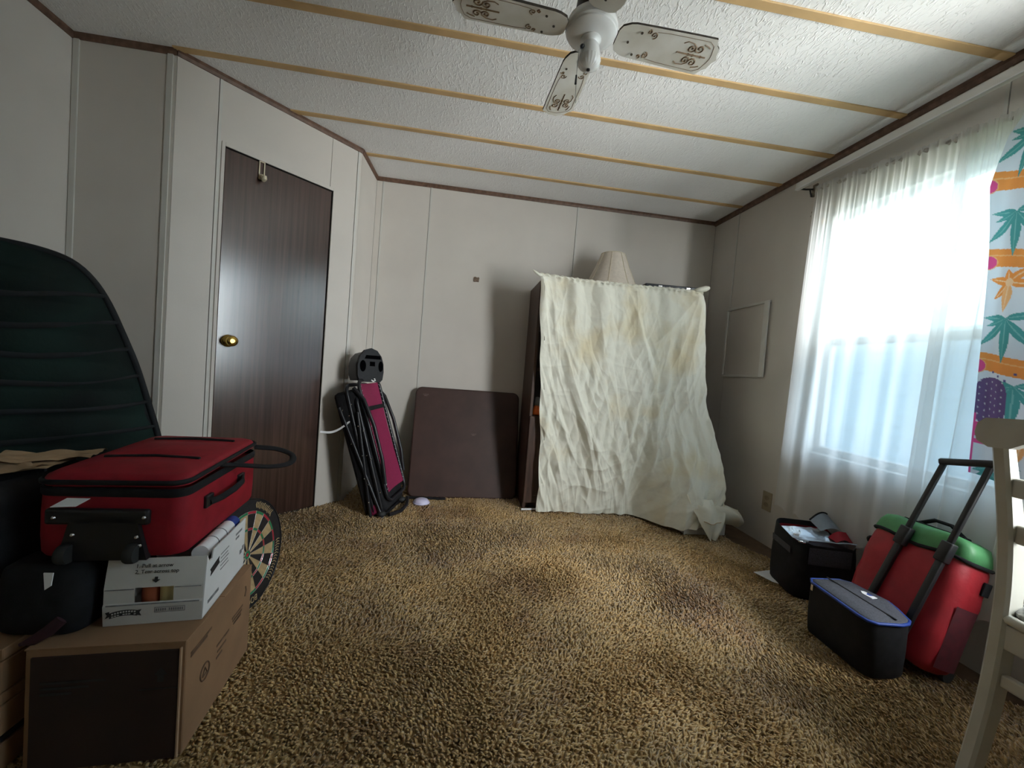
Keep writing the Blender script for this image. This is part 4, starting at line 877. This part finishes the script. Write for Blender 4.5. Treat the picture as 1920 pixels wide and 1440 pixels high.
# crest rail with rounded end and a scalloped lower edge
cr_ = []
yy0 = CY+.020
prof_c = [(yy0, .872), (yy0-.004, .895), (yy0-.018, .908), (CY-.06, .912), (CY-.185, .918), (CY-.31, .912), (CY-.37+.0, .908), (CY-.412, .895), (CY-.418, .872), (CY-.412, .852), (CY-.39, .842), (CY-.33, .842), (CY-.30, .858), (CY-.185, .862), (CY-.07, .858), (CY-.045, .842), (CY-.008, .840), (yy0-.006, .852)]
obj('crest_rail', B(Matrix(((.26, 0, .97, 1.238-.23), (0, 1, 0, 0), (0, 0, 1, 0), (0, 0, 0, 1))) if False else Matrix(((0, 0, 1, 1.240), (1, 0, 0, 0), (0, 1, 0, -.016), (0, 0, 0, 1)))).prism(prof_c, 0, .026), M_chair, ch)
for zc_ in (.735, .625): obj('back_slat', B().box((1.285+(.74-zc_)*.24, CY-.37, zc_-.022), (1.303+(.74-zc_)*.24, CY-.03, zc_+.022), bev=.004), M_chair, ch)
obj('apron', B().box((1.325, CY-.385, .345), (1.70, CY-.015, .405), bev=.004), M_chair, ch)
seatp = rpoly(.42, .41, .06)
obj('seat', B(T(1.535, CY-.20, 0)).prism(seatp, .405, .425), M_chair, ch)
obj('seat_rim', B(T(1.535, CY-.20, 0)).tube([(q[0], q[1], .418) for q in seatp], .012, 8, True), M_chair, ch, smooth=60)
Q = [[(q[0]*s, q[1]*s, z) for q in seatp] for s, z in ((.95, .425), (.96, .437), (.90, .449), (.5, .455))]
obj('seat_pad', B(T(1.535, CY-.20, 0)).grid(Q, wrap=True).add(Q[-1], [tuple(range(len(seatp)))]), M_pcush, ch, smooth=60)
for y_ in (CY-.05, CY-.35): obj('leg', B().tube([(1.685, y_, .40), (1.69, y_, .30), (1.70, y_, .15), (1.725, y_, .0)], [.020, .019, .016, .013], 10), M_chair, ch, smooth=60)
obj('stretcher', B().box((1.325, CY-.37, .255), (1.345, CY-.03, .285), bev=.004), M_chair, ch)

# ------------------------------------------------------------------ left corner: dark green lounger on end
gb = np.array([-1.00, 1.70]); gd = np.array([.718, .696]); gd /= np.linalg.norm(gd); gn = Vector((gd[1], -gd[0], 0))
Mg = Matrix(((gd[0], 0, gn[0], gb[0]), (gd[1], 0, gn[1], gb[1]), (0, 1, 0, 0), (0, 0, 0, 1)))     # x along, y up, z to the room
half = [(-.085, 0), (-.088, .25), (-.108, .45), (-.120, .52), (-.136, .594), (-.167, .713), (-.199, .828), (-.235, .93), (-.271, 1.024), (-.311, 1.096), (-.36, 1.143), (-.43, 1.163), (-.53, 1.168)]
hs = catmull([(a, b_, 0) for a, b_ in half], 4); prof_g = [(q[0], q[1]) for q in hs]; prof_g = prof_g + [(-.53-(q[0]+.53)*.86, q[1]) for q in prof_g[::-1][1:]]
gl = thing('padded_lounger', 'dark green padded lounger on end with rounded top and black bands, behind red suitcase', 'lounger', tuple(Mg @ Vector((-.53, 0, -.05))))
zs = np.array([q[1] for q in hs]); rx = np.array([q[0] for q in hs])
Zl = np.linspace(0.0, 1.166, 150); Q = []
for z in Zl:
    e = float(np.interp(z, zs, rx)); hw = e+.53; row = []
    for a in np.linspace(-1, 1, 41):
        bulge = .050*(1-abs(a)**3.2)*min(1, (1.168-z)/.10+.12)
        ch_ = .011*abs(math.sin((z-.04)*PI/.088+.5*a*a))*(1-abs(a)**4)
        row.append((-.53+a*hw*(1 if a > 0 else .86), z, bulge+ch_*.9+.006*noise.noise((a*3, z*7, 2))))
    Q.append(row)
obj('pad', B(Mg).grid(Q), M_greenp, gl, smooth=180)
obj('shell', B(Mg).prism(prof_g, -.05, .004), M_greenb, gl)
for k in range(12):
    zb_ = .06+k*.088
    e = float(np.interp(zb_, zs, rx)); hw = e+.53
    if zb_ > 1.12: continue
    Q = []
    for a in np.linspace(-.97, .985, 28):
        bulge = .050*(1-abs(a)**3.2)*min(1, (1.168-zb_)/.10+.12)+.008; zc_ = zb_+.030*(a*a-.3)+.006*math.sin(a*5+k)
        tt = .012*(1-.5*abs(a)); aw = -.53+a*hw*(1 if a > 0 else .86); Q.append([(aw, zc_-tt, bulge-.004), (aw, zc_, bulge+.004), (aw, zc_+tt, bulge-.004)])
    obj('band', B(Mg).grid(Q), M_greenb, gl, smooth=180)
obj('binding', B(Mg).tube([(q[0], q[1], .002) for q in prof_g], .010, 8), M_greenb, gl, smooth=60)

# ------------------------------------------------------------------ left corner: stacked boxes
def text_mesh(body, size, M, name, m, parent, ext=.0004, squeeze=1.0):
    cu = bpy.data.curves.new(name, 'FONT'); cu.body = body; cu.size = size; cu.extrude = ext; cu.align_x = 'CENTER'; cu.align_y = 'CENTER'; cu.resolution_u = 3
    o = bpy.data.objects.new(name, cu); C.objects.link(o); dg = bpy.context.evaluated_depsgraph_get(); me = bpy.data.meshes.new_from_object(o.evaluated_get(dg))
    C.objects.unlink(o); bpy.data.objects.remove(o)
    vs = [(M @ Vector((q.co[0]*squeeze, q.co[1], q.co[2])))[:] for q in me.vertices]; fs = [tuple(q.vertices) for q in me.polygons]; bpy.data.meshes.remove(me)
    return obj(name, B().add(vs, fs), m, parent)
cb = thing('cardboard_carton', 'big brown cardboard carton on the carpet, lowest under the red suitcase', 'box', (-.74, 1.14, 0))
cx0, cx1, cy0, cy1, cz = -.855, -.566, .932, 1.268, .2635
cx1 = -.556; cx0 = -.845; Mc = T(cx1, cy0, 0) @ RZ(5) @ T(-cx1, -cy0, 0)
obj('carton', B(Mc).box((cx0, cy0, 0), (cx1, cy1, cz-.003), bev=.002, seg=1), M_card, cb)
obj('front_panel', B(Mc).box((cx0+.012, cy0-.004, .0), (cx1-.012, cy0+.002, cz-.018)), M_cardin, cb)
obj('top_flap', B(Mc).box((cx0, cy0-.002, cz-.003), (cx1, (cy0+cy1)/2-.001, cz)), M_card, cb)
obj('top_flap', B(Mc).box((cx0, (cy0+cy1)/2+.001, cz-.003), (cx1, cy1, cz)), M_card, cb)
obj('edge_flap', B(Mc).box((cx1-.010, cy0-.006, .0), (cx1-.007, cy0+.001, cz-.014)), mat('pale_board', (.42, .27, .17), .8, (20, .1)), cb)
Mf = Mc @ frame(((cx0+cx1)/2, cy0-.0045, .12), (1, 0, 0), y=(0, 0, 1))
arrow = [(-.010, -.018), (.010, -.018), (.010, .004), (.020, .004), (0, .026), (-.020, .004), (-.010, .004)]
obj('printed_arrow', B(Mf @ T(.100, .070, 0)).prism([(q[0]*.6, q[1]*.75) for q in arrow], 0, .0006), M_ink, cb)
lb = B(Mf)
for k in range(3): lb.box((-.115, .068-.012*k, 0), (.0-.03*k, .073-.012*k, .0006))
lb.box((.06, .040, 0), (.135, .043, .0006)); obj('printed_lines', lb, M_ink, cb)
Mr = Mc @ frame((cx1+.0004, (cy0+cy1)/2, .12), (0, 1, 0), y=(0, 0, 1))       # right face, x away from the camera
rp_ = B(Mr)
for k, (a0, a1, z_) in enumerate(((-.150, -.06, .100), (-.150, -.08, .093), (-.03, .035, .030), (-.025, .02, .012), (-.03, .0, -.002), (.05, .115, .050), (.055, .11, .040), (.06, .105, .030))): rp_.box((a0, z_-.0028, 0), (a1, z_+.0028, .0006))
rp_.tube([(.125, .070, .0006), (.131, .085, .0006), (.127, .098, .0006)], .002, 4)
obj('printed_lines', rp_, M_inkb, cb)
rg = B(Mr); pts = ring(-.085, .008, .020, .020, .0006, None, 24); rg.tube(pts, .0018, 4, True); rg.tube([(-.095, .0, .0006), (-.085, .018, .0006), (-.075, .0, .0006)], .0016, 4, True)
obj('printed_emblem', rg, M_inkb, cb)
# second box at the left edge
sb_ = thing('slatted_carton', 'tan carton with dark horizontal joints, at the left edge beside the big carton', 'box', (-1.09, 1.14, 0))
for k, (z0, z1, yo) in enumerate(((.0, .060, 0), (.062, .075, .004), (.077, .142, 0), (.144, .168, .001), (.170, .236, 0), (.238, .2635, .002))):
    obj('slat', B().box((-1.27, .905+yo, z0), (-.884, 1.22, z1), bev=.002, seg=1), M_card if k != 1 else M_black, sb_)
# white carton with a tear-out window
wc_ = thing('white_carton', 'white carton with tear-out window on top of the cardboard carton, under the suitcase', 'box', (-.70, 1.16, .24))
v0 = Vector((-.757, .972, .2645)); v1 = Vector((-.568, 1.000, .2645)); ex = (v1-v0).normalized(); ey = Vector((-ex[1], ex[0], 0)); ww, dd, hh = (v1-v0).length, .262, .149
Mw = frame(v0, ex, z=(0, 0, 1))
pf = [(0, 0), (-.004, .05), (.000, .052), (.004, .085), (.020, hh)]       # front: the upper part slopes back
def front_pt(s, z):
    return (s, float(np.interp(z, [0, .048, .050, .090, hh], [.004, .0, .003, .003, .016])), z)
fbm = B(Mw); zs_ = [0, .004, .024, .047, .049, .052, .082, .086, .120, hh]
ss_ = [0, .058, .132, ww]
for i in range(len(zs_)-1):
    for j in range(3):
        if j == 1 and .050 <= zs_[i] < .084: continue           # the tear-out window is open
        fbm.add([front_pt(ss_[j], zs_[i]), front_pt(ss_[j+1], zs_[i]), front_pt(ss_[j+1], zs_[i+1]), front_pt(ss_[j], zs_[i+1])], [(0, 1, 2, 3)])
fbm.box((0, .004, 0), (ww, dd, .003)); fbm.box((0, dd-.003, .0), (ww, dd, hh*.86))
fbm.add([(0, .004, 0), (0, dd, 0), (0, dd, hh*.86), (0, .016, hh)], [(0, 3, 2, 1)])
obj('carton', fbm, M_cardw, wc_)
sidep = B(Mw).add([(ww, .004, 0), (ww, dd, 0), (ww, dd, hh*.97), (ww, .10, hh*.985), (ww, .052, hh*.995), (ww, .046, hh*.86), (ww, .030, hh*.86), (ww, .018, hh), (ww-.003, .004, 0), (ww-.003, dd, 0), (ww-.003, dd, hh*.97), (ww-.003, .10, hh*.985), (ww-.003, .052, hh*.995), (ww-.003, .046, hh*.86), (ww-.003, .030, hh*.86), (ww-.003, .018, hh)],
    [tuple(range(8)), tuple(range(8, 16))[::-1]] + [(i, 8+i, 8+(i+1) % 8, (i+1) % 8) for i in range(8)])
obj('side_panel', sidep, mat('white_side', (.74, .74, .75), .6, (10, .04)), wc_)
obj('fold_line', B(Mw).box((.006, -.0006, .0475), (ww-.006, .004, .0495)).box((.002, .0015, .0830), (.056, .004, .0842)).box((.134, .0015, .0830), (ww-.004, .004, .0842)), M_inkg, wc_)
Mfw = Mw @ Matrix(((1, 0, 0, 0), (0, 0, -1, -.0005), (0, 1, 0, 0), (0, 0, 0, 1)))
Mslope = Mw @ Matrix.Translation((ww*.49, .0085, .120)) @ Matrix.Rotation(math.radians(90-10), 4, 'X')
text_mesh('1. Pull at arrow', .0115, Mslope @ T(-.002, .014, .0035), 'printed_text', M_ink, wc_)
text_mesh('2. Tear across top', .0115, Mslope @ T(.004, .001, .0030), 'printed_text', M_ink, wc_)
obj('printed_arrow', B(Mslope @ T(.004, -.017, .0030)).prism([(-.003, .006), (.003, .006), (.003, .0), (.008, .0), (0, -.007), (-.008, .0), (-.003, .0)], 0, .0005), M_ink, wc_)
# banner: a ribbon with swallow tails and two lines of strokes
rbn = B(Mfw @ T(.040, .028, .0006))
def rib(t): return (t*.026, .004*(1-t*t)+.002*t)
top_e = [(rib(t)[0], rib(t)[1]+.0065, 0) for t in np.linspace(-1, 1, 10)]; bot_e = [(rib(t)[0], rib(t)[1]-.0065, 0) for t in np.linspace(-1, 1, 10)]
rbn.add(top_e+bot_e, [(i, 10+i, 11+i, i+1) for i in range(9)])
rbn.add([(-.034, -.008, 0), (-.026, -.0035, 0), (-.026, .0085, 0), (-.034, .006, 0), (-.030, 0, 0)], [(0, 1, 4), (1, 2, 4), (2, 3, 4)]); rbn.add([(.034, .010, 0), (.026, .0085, 0), (.026, -.003, 0), (.034, -.005, 0), (.030, .003, 0)], [(0, 1, 4), (1, 2, 4), (2, 3, 4)])
obj('printed_banner', rbn, M_ink, wc_)
stp = B(Mfw @ T(.040, .028, .0009))
for i in range(9):
    t = -.85+i*.2; p_ = rib(t); stp.add([(p_[0], p_[1]+.0005, 0), (p_[0]+.0035, p_[1]+.0008, 0), (p_[0]+.0035, p_[1]+.0045, 0), (p_[0], p_[1]+.0042, 0)], [(0, 1, 2, 3)]); 
    if i % 4 != 3: stp.add([(p_[0], p_[1]-.0045, 0), (p_[0]+.004, p_[1]-.0042, 0), (p_[0]+.004, p_[1]-.0018, 0), (p_[0], p_[1]-.0020, 0)], [(0, 1, 2, 3)])
obj('banner_lettering', stp, M_cardw, wc_)
bxl = B(Mfw @ T(.128, .034, .0006))
for (a, b_, c_, d_) in ((-.030, .030, .0050, .0062), (-.030, .030, -.0062, -.0050), (-.030, -.0288, -.005, .005), (.0288, .030, -.005, .005)): bxl.box((a, c_, 0), (b_, d_, .0003))
for i in range(13):
    if i != 5: bxl.box((-.027+.0042*i, -.003, 0), (-.0243+.0042*i, .003, .0003))
obj('printed_label', bxl, M_inkg, wc_)
Mrw = Mw @ Matrix(((0, 0, 1, ww+.0003), (1, 0, 0, 0), (0, 1, 0, 0), (0, 0, 0, 1)))
sl = B(Mrw)
for k in range(5): sl.box((.095, .112-.010*k, 0), (.145-.006*(k % 2), .1145-.010*k, .0004))
for k in range(2): sl.box((.190, .120-.012*k, 0), (.235-.02*k, .126-.012*k, .0004))
sl.box((.03, .022, 0), (.09, .030, .0004)); sl.box((.225, .050, 0), (.240, .062, .0004)); sl.box((.243, .055, 0), (.255, .068, .0004))
obj('printed_lines', sl, M_inkg, wc_)
obj('printed_banner', B(Mrw @ T(.062, .100, 0) @ Matrix.Rotation(.15, 4, 'Z')).prism([(-.026, -.010), (.026, -.008), (.022, .002), (.026, .010), (-.026, .008), (-.021, -.001)], 0, .0004), M_ink, wc_)
# what the tear-out window shows: two rolls
for (xr_, mm, lbl, nm) in ((.077, mat('rust_roll', (.30, .07, .03), .6, (20, .15)), 'rust red roll showing in the white carton\'s tear-out window', 'paper_roll'), (.113, mat('cream_roll', (.55, .46, .22), .6, (20, .12)), 'cream roll showing in the white carton\'s tear-out window', 'paper_roll')):
    obj(nm, B(Mw @ T(xr_, .030, .066) ).lathe([(.012, -.030), (.018, -.028), (.018, .028), (.012, .030)], 20), mm, label=lbl, cat='roll', smooth=50)
# rolled paper sticking out of the carton top
Mroll = Mw @ T(ww-.030, .035, hh-.012) @ Matrix.Rotation(-PI/2, 4, 'X')
rp2 = thing('rolled_poster', 'white rolled poster with a blue end inside the white carton\'s top', 'roll', tuple(Mroll @ Vector((0, 0, .1))))
obj('paper', B(Mroll).lathe([(.014, .02), (.019, .02), (.019, .18)], 20), M_paper, rp2, smooth=50)
obj('blue_band', B(Mroll).lathe([(.0194, .18), (.0194, .215), (.010, .216)], 20), M_blue, rp2, smooth=50)
obj('band_line', B(Mroll).lathe([(.0196, .075), (.0196, .078)], 20).lathe([(.0196, .125), (.0196, .128)], 20), M_inkg, rp2)

# red suitcase lying on its back on the white carton
st = thing('red_suitcase', 'red soft suitcase lying flat with black trim, top of the left stack', 'suitcase', (-.81, 1.24, .40))
sv = Vector((-.905, .976, .4185)); sx = Vector((.345, .030, -.004)).normalized(); Ms = frame(sv, sx, z=(0, -.02, 1))
SWd, SD, SH = .290, .405, .145
def sring(z, s=1.0, r_=.035): 
    return [(SWd/2+(q[0]-SWd/2)*s, SD/2+(q[1]-SD/2)*s, z) for q in rrect(SWd, SD, r_, 7)]
Q = [sring(.004, .94), sring(.0, .96) if False else sring(.002, .97), sring(.012, .995), sring(.05, 1.004), sring(.10, 1.004), sring(SH, .995)]
obj('shell', B(Ms).grid(Q, wrap=True).add(Q[0], [tuple(range(len(Q[0])))[::-1]]).add(Q[-1], [tuple(range(len(Q[0])))]), M_red, st, smooth=50)
obj('zip_gusset', B(Ms).grid([sring(SH-.004, 1.0), sring(SH, 1.012), sring(SH+.013, 1.012), sring(SH+.016, .99)], wrap=True), M_black, st, smooth=50)
# lid, a little raised towards the right-hand back
Ml = Ms @ T(0, 0, SH+.016) @ Matrix.Rotation(math.radians(-1.0), 4, 'Y') @ Matrix.Rotation(math.radians(1.2), 4, 'X')
Q = [sring(0, .985), sring(.012, .99), sring(.020, .965), sring(.026, .90), sring(.029, .5)]
obj('lid', B(Ml).grid(Q, wrap=True).add(Q[-1], [tuple(range(len(Q[0])))]), M_red, st, smooth=50)
obj('lid_piping', B(Ml).tube(sring(.010, 1.0), .006, 6, True), M_black, st, smooth=60)
obj('pocket_zip', B(Ml).tube([(.04, .14, .0285), (.145, .15, .0305), (.25, .14, .0285)], .0045, 6), M_black, st)
obj('pocket_zip', B(Ml).tube([(.04, .33, .0285), (.145, .34, .0305), (.25, .33, .0285)], .0045, 6), M_black, st)
obj('pocket_panel', B(Ml).grid([[(.04+.21*a, .165+.14*b_, .0285+.010*math.sin(a*PI)**.6*math.sin(b_*PI)**.6) for b_ in np.linspace(0, 1, 10)] for a in np.linspace(0, 1, 14)]), M_red, st, smooth=180)
# wheel end faces the camera
wp = B(Ms).box((.03, -.012, .080), (.225, .004, .116), bev=.006).prism([(.055, .0), (.225, .0), (.205, .085), (.175, .098), (.10, .098), (.075, .085)], -.0, .016, M=Ms @ Matrix(((1, 0, 0, 0), (0, 0, -1, .004), (0, 1, 0, 0), (0, 0, 0, 1))))
obj('wheel_plate', wp, M_blackp, st, smooth=40)
for xw in (.075, .200): obj('wheel', B(Ms @ T(xw, -.016, .018) @ Matrix.Rotation(PI/2, 4, 'Y')).lathe([(.008, -.010), (.020, -.010), (.022, -.005), (.022, .005), (.020, .010), (.008, .010)], 18), M_rubber, st, smooth=40)
rvb = B(Ms)
for (x_, z_) in ((.065, .030), (.205, .055), (.212, .035), (.218, .100), (.05, .098), (.085, .06)): rvb.ball((x_, -.014, z_), .0042, n=6)
obj('rivet', rvb, M_chrome, st); st.children[-1]['kind'] = 'stuff'
obj('luggage_tag', B(Ms @ T(.085, -.012, SH-.004) @ Matrix.Rotation(math.radians(40), 4, 'X')).prism([(-.030, -.022), (.014, -.020), (.030, .0), (-.012, .0)], 0, .0015), M_paper, st)
# handles on the right-hand side
hd = [(SWd+.006, .10, .095), (SWd+.020, .13, .098), (SWd+.024, .19, .100), (SWd+.020, .25, .102), (SWd+.006, .28, .105)]
obj('side_handle', B(Ms).tube(hd, [.009, .009, .010, .009, .009], 8, flat=.7), M_black, st, smooth=60)
hm = B(Ms)
for y_ in (.10, .28): hm.box((SWd-.004, y_-.018, .084), (SWd+.008, y_+.018, .116), bev=.003)
obj('handle_mount', hm, M_blackp, st)
lp = catmull([(SWd-.02, .16, SH+.030), (SWd+.03, .20, SH+.020), (SWd+.085, .27, SH-.002), (SWd+.115, .35, SH-.012), (SWd+.10, .42, SH-.004), (SWd+.05, .43, SH+.012), (SWd-.01, .405, SH+.022)], 5)
obj('strap_loop', B(Ms).tube([tuple(q) for q in lp], .0065, 8, flat=1.6), M_black, st, smooth=60)

# black bags and tan paper left of the suitcase
db = thing('duffel_bag', 'black duffel bag standing left of the red suitcase on the tan carton', 'bag', (-1.14, 1.12, .24))
Md = T(-1.262, .939, .2640)
Q = []
for (z, s) in ((0, .92), (.012, .98), (.08, 1.0), (.2, 1.0), (.28, .98), (.305, .93), (.315, .80)):
    Q.append([(.155+(q[0]-.155)*s, .15+(q[1]-.15)*s, z) for q in rrect(.308, .29, .05, 6)])
obj('body', B(Md).grid(Q, wrap=True).add(Q[0], [tuple(range(len(Q[0])))[::-1]]).add(Q[-1], [tuple(range(len(Q[0])))]), M_black, db, smooth=60)
obj('zip', B(Md).tube([(.03, .15, .316), (.15, .16, .3175), (.28, .15, .316)], .004, 6), M_charcoal, db)
obj('handle', B(Md).tube(catmull([(.07, -.004, .10), (.09, -.02, .20), (.155, -.024, .23), (.22, -.02, .20), (.24, -.004, .10)], 4), .007, 8), M_blackp, db, smooth=60)
pk = thing('black_pouch', 'low black pouch with a trailing strap under the suitcase\'s left end', 'bag', (-.88, 1.1, .24))
Mp = T(-.948, .939, .2640); Q = []
for (z, s) in ((0, .9), (.01, .98), (.05, 1.02), (.11, 1.0), (.14, .95), (.150, .8)):
    Q.append([(.088+(q[0]-.088)*s, .12+(q[1]-.12)*s, z) for q in rrect(.166, .25, .035, 6)])
obj('body', B(Mp).grid(Q, wrap=True).add(Q[0], [tuple(range(len(Q[0])))[::-1]]).add(Q[-1], [tuple(range(len(Q[0])))]), M_black, pk, smooth=60)
obj('strap', B().tube([(-.799, .929, .312), (-.819, .924, .290), (-.843, .918, .273), (-.862, .913, .268)], [.011, .012, .010, .003], 8, flat=.35), mat('maroon_strap', (.035, .008, .014), .8, (30, .2)), pk, smooth=60)
obj('white_tab', B().add([(-.836, .929, .412), (-.818, .929, .412), (-.816, .923, .388), (-.826, .921, .380), (-.836, .931, .412), (-.818, .931, .412), (-.816, .925, .388), (-.826, .923, .380)], [(0, 3, 2, 1), (4, 5, 6, 7), (0, 1, 5, 4), (1, 2, 6, 5), (2, 3, 7, 6), (3, 0, 4, 7)]), M_paper, pk)
tp_ = thing('paper_sack', 'crumpled tan paper sack lying on top of the black duffel bag', 'sack', (-1.13, 1.17, .56))
for k, (ox, oy, lx_, ly_, zz, rot, sd) in enumerate(((-1.11, 1.10, .28, .15, .578, 12, 1), (-1.04, 1.045, .15, .10, .585, -14, 5), (-1.03, 1.15, .19, .10, .590, 20, 9))):
    Mk = T(ox, oy, zz) @ RZ(rot)
    Q = [[((a-.5)*lx_, (b_-.5)*ly_+.01*math.sin(a*7+sd), .006+.016*abs(noise.noise((a*3+sd, b_*3, 1)))+.018*max(0, abs(a-.5)*2-.6)) for b_ in np.linspace(0, 1, 14)] for a in np.linspace(0, 1, 22)]
    obj(('sack', 'torn_flap', 'torn_flap')[k], B(Mk).grid(Q), M_tanpap, tp_, smooth=60)
rg_ = thing('small_ring_light', 'small black clip on the duffel bag beside the tan paper', 'clip', (-1.02, 1.06, .555)) if False else None

# dartboard standing against the cartons
dbd = thing('dartboard', 'round dartboard standing on the carpet against the brown carton', 'dartboard', (-.66, 1.49, 0))
RB = .190
dn = Vector((.985, -.16, .10)).normalized(); dy = (Vector((0, 0, 1))-dn*dn[2]).normalized(); dx = dy.cross(dn)
dc = Vector((-.676, 1.462, .003))+dy*(RB+.002)
Mdb = Matrix(((dx[0], dy[0], dn[0], dc[0]), (dx[1], dy[1], dn[1], dc[1]), (dx[2], dy[2], dn[2], dc[2]), (0, 0, 0, 1)))
M_sisal = mat('sisal_cream', (.46, .33, .17), .85, (60, .12)); M_sblk = mat('sisal_black', (.014, .011, .012), .85, (60, .3)); M_sred = mat('sisal_red', (.42, .02, .04), .85, (60, .12)); M_sgrn = mat('sisal_green', (.02, .20, .08), .85, (60, .12))
obj('backing', B(Mdb).lathe([(.0, -.034), (RB-.004, -.034), (RB, -.030), (RB, -.002), (RB-.003, 0), (0, 0)], 64), M_sblk, dbd, smooth=40)
def sector(r0, r1, a0, a1, z, m):
    t = np.linspace(a0, a1, 5); P_ = [(r0*math.cos(q), r0*math.sin(q), zz) for zz in (0, z) for q in t]+[(r1*math.cos(q), r1*math.sin(q), zz) for zz in (z, 0) for q in t]
    fs = [(5*j+i, 5*j+i+1, 5*((j+1) % 4)+i+1, 5*((j+1) % 4)+i) for j in range(3) for i in range(4)]
    obj('segment', B(Mdb).add(P_, fs), m, dbd)
for k in range(20):
    a0 = (k-.5)*PI/10+.08; a1 = a0+PI/10; dk = k % 2
    for (r0, r1) in ((.014, .082), (.090, .138)): sector(r0, r1, a0, a1, .0008, M_sisal if dk else M_sblk)
    for (r0, r1) in ((.082, .090), (.138, .147)): sector(r0, r1, a0, a1, .0009, M_sgrn if dk else M_sred)
obj('outer_bull', B(Mdb).lathe([(.014, 0), (.014, .0010), (0, .0010)], 20), M_sgrn, dbd); obj('bullseye', B(Mdb).lathe([(.006, .001), (.006, .0014), (0, .0014)], 16), M_sred, dbd)
wires = B(Mdb)
for rr in (.082, .090, .138, .147, .014): wires.tube([(rr*math.cos(t), rr*math.sin(t), .0015) for t in np.linspace(0, 2*PI, 49)[:-1]], .0007, 4, True)
for k in range(20): a0 = (k-.5)*PI/10+.08; wires.tube([(.014*math.cos(a0), .014*math.sin(a0), .0015), (.147*math.cos(a0), .147*math.sin(a0), .0015)], .0006, 4)
obj('wire_spider', wires, M_chrome, dbd)
obj('rim_band', B(Mdb).tube([((RB-.001)*math.cos(t), (RB-.001)*math.sin(t), .001) for t in np.linspace(0, 2*PI, 65)[:-1]], .0025, 6, True), M_blackm, dbd)
text_mesh('BOO', .030, Mdb @ T(.012, -.168, .0008) @ RZ(180), 'ring_lettering', M_sisal, dbd, squeeze=.85)
scr = B(Mdb)
for (a0, a1, nst) in ((-.95, -.05, 15), (.62, 1.25, 12)):
    for i in range(nst):
        a = a0+(a1-a0)*i/nst; r0, r1 = (.158, .178) if i % 3 else (.155, .181)
        scr.tube([(r0*math.cos(a), r0*math.sin(a), .0014), ((r0+r1)/2*math.cos(a+.035), (r0+r1)/2*math.sin(a+.035), .0014), (r1*math.cos(a+.015), r1*math.sin(a+.015), .0014)], .0016, 4)
obj('script_lettering', scr, M_sisal, dbd)

# ------------------------------------------------------------------ pieces: every loose piece of these parts becomes a part of its own; print and cords stay joined
STUFF = ('printed_lines', 'printed_label', 'printed_banner', 'printed_text', 'banner_lettering', 'script_lettering', 'ring_lettering', 'scroll_decoration', 'lacing', 'wire_spider', 'printed_emblem', 'banner_stripes', 'fold_line', 'piping')
def islands(me):
    n = len(me.vertices); p = list(range(n))
    def find(i):
        while p[i] != i: p[i] = p[p[i]]; i = p[i]
        return i
    for e in me.edges:
        a, b_ = find(e.vertices[0]), find(e.vertices[1])
        if a != b_: p[a] = b_
    return [find(i) for i in range(n)]
for o in list(C.objects):
    if o.type != 'MESH' or o.get('kind') == 'structure' or o.name.split('.')[0] in ('seam_strip', 'panel', 'batten'): continue
    base = o.name.split('.')[0]
    if len(o.data.vertices) > 6000 or base == 'carpet': continue
    lab = islands(o.data); roots = sorted(set(lab))
    if len(roots) < 2: continue
    if base in STUFF:
        o['kind'] = 'stuff'; continue
    me = o.data; first = True
    if base not in ('screw', 'rivet', 'handle_mount', 'zip_pull', 'moulding', 'phone_slot_shade', 'spider', 'band_line', 'wheel_plate', 'bracket', 'worn_spot', 'carry_strap', 'siding'):
        continue
    if base == 'siding': continue
    o['kind'] = ''
    del o['kind']
    for rt in roots:
        idx = [i for i in range(len(lab)) if lab[i] == rt]; mp = {i: k for k, i in enumerate(idx)}
        fs = [tuple(mp[v] for v in q.vertices) for q in me.polygons if q.vertices[0] in mp]
        co = np.array([me.vertices[i].co[:] for i in idx]); c_ = (co.min(0)+co.max(0))/2
        m2 = bpy.data.meshes.new(base); m2.from_pydata((co-c_).tolist(), [], fs)
        for mm in me.materials: m2.materials.append(mm)
        q = bpy.data.objects.new(base, m2); C.objects.link(q); q.parent = o.parent; q.location = o.location+Vector(c_)
    bpy.data.objects.remove(o)
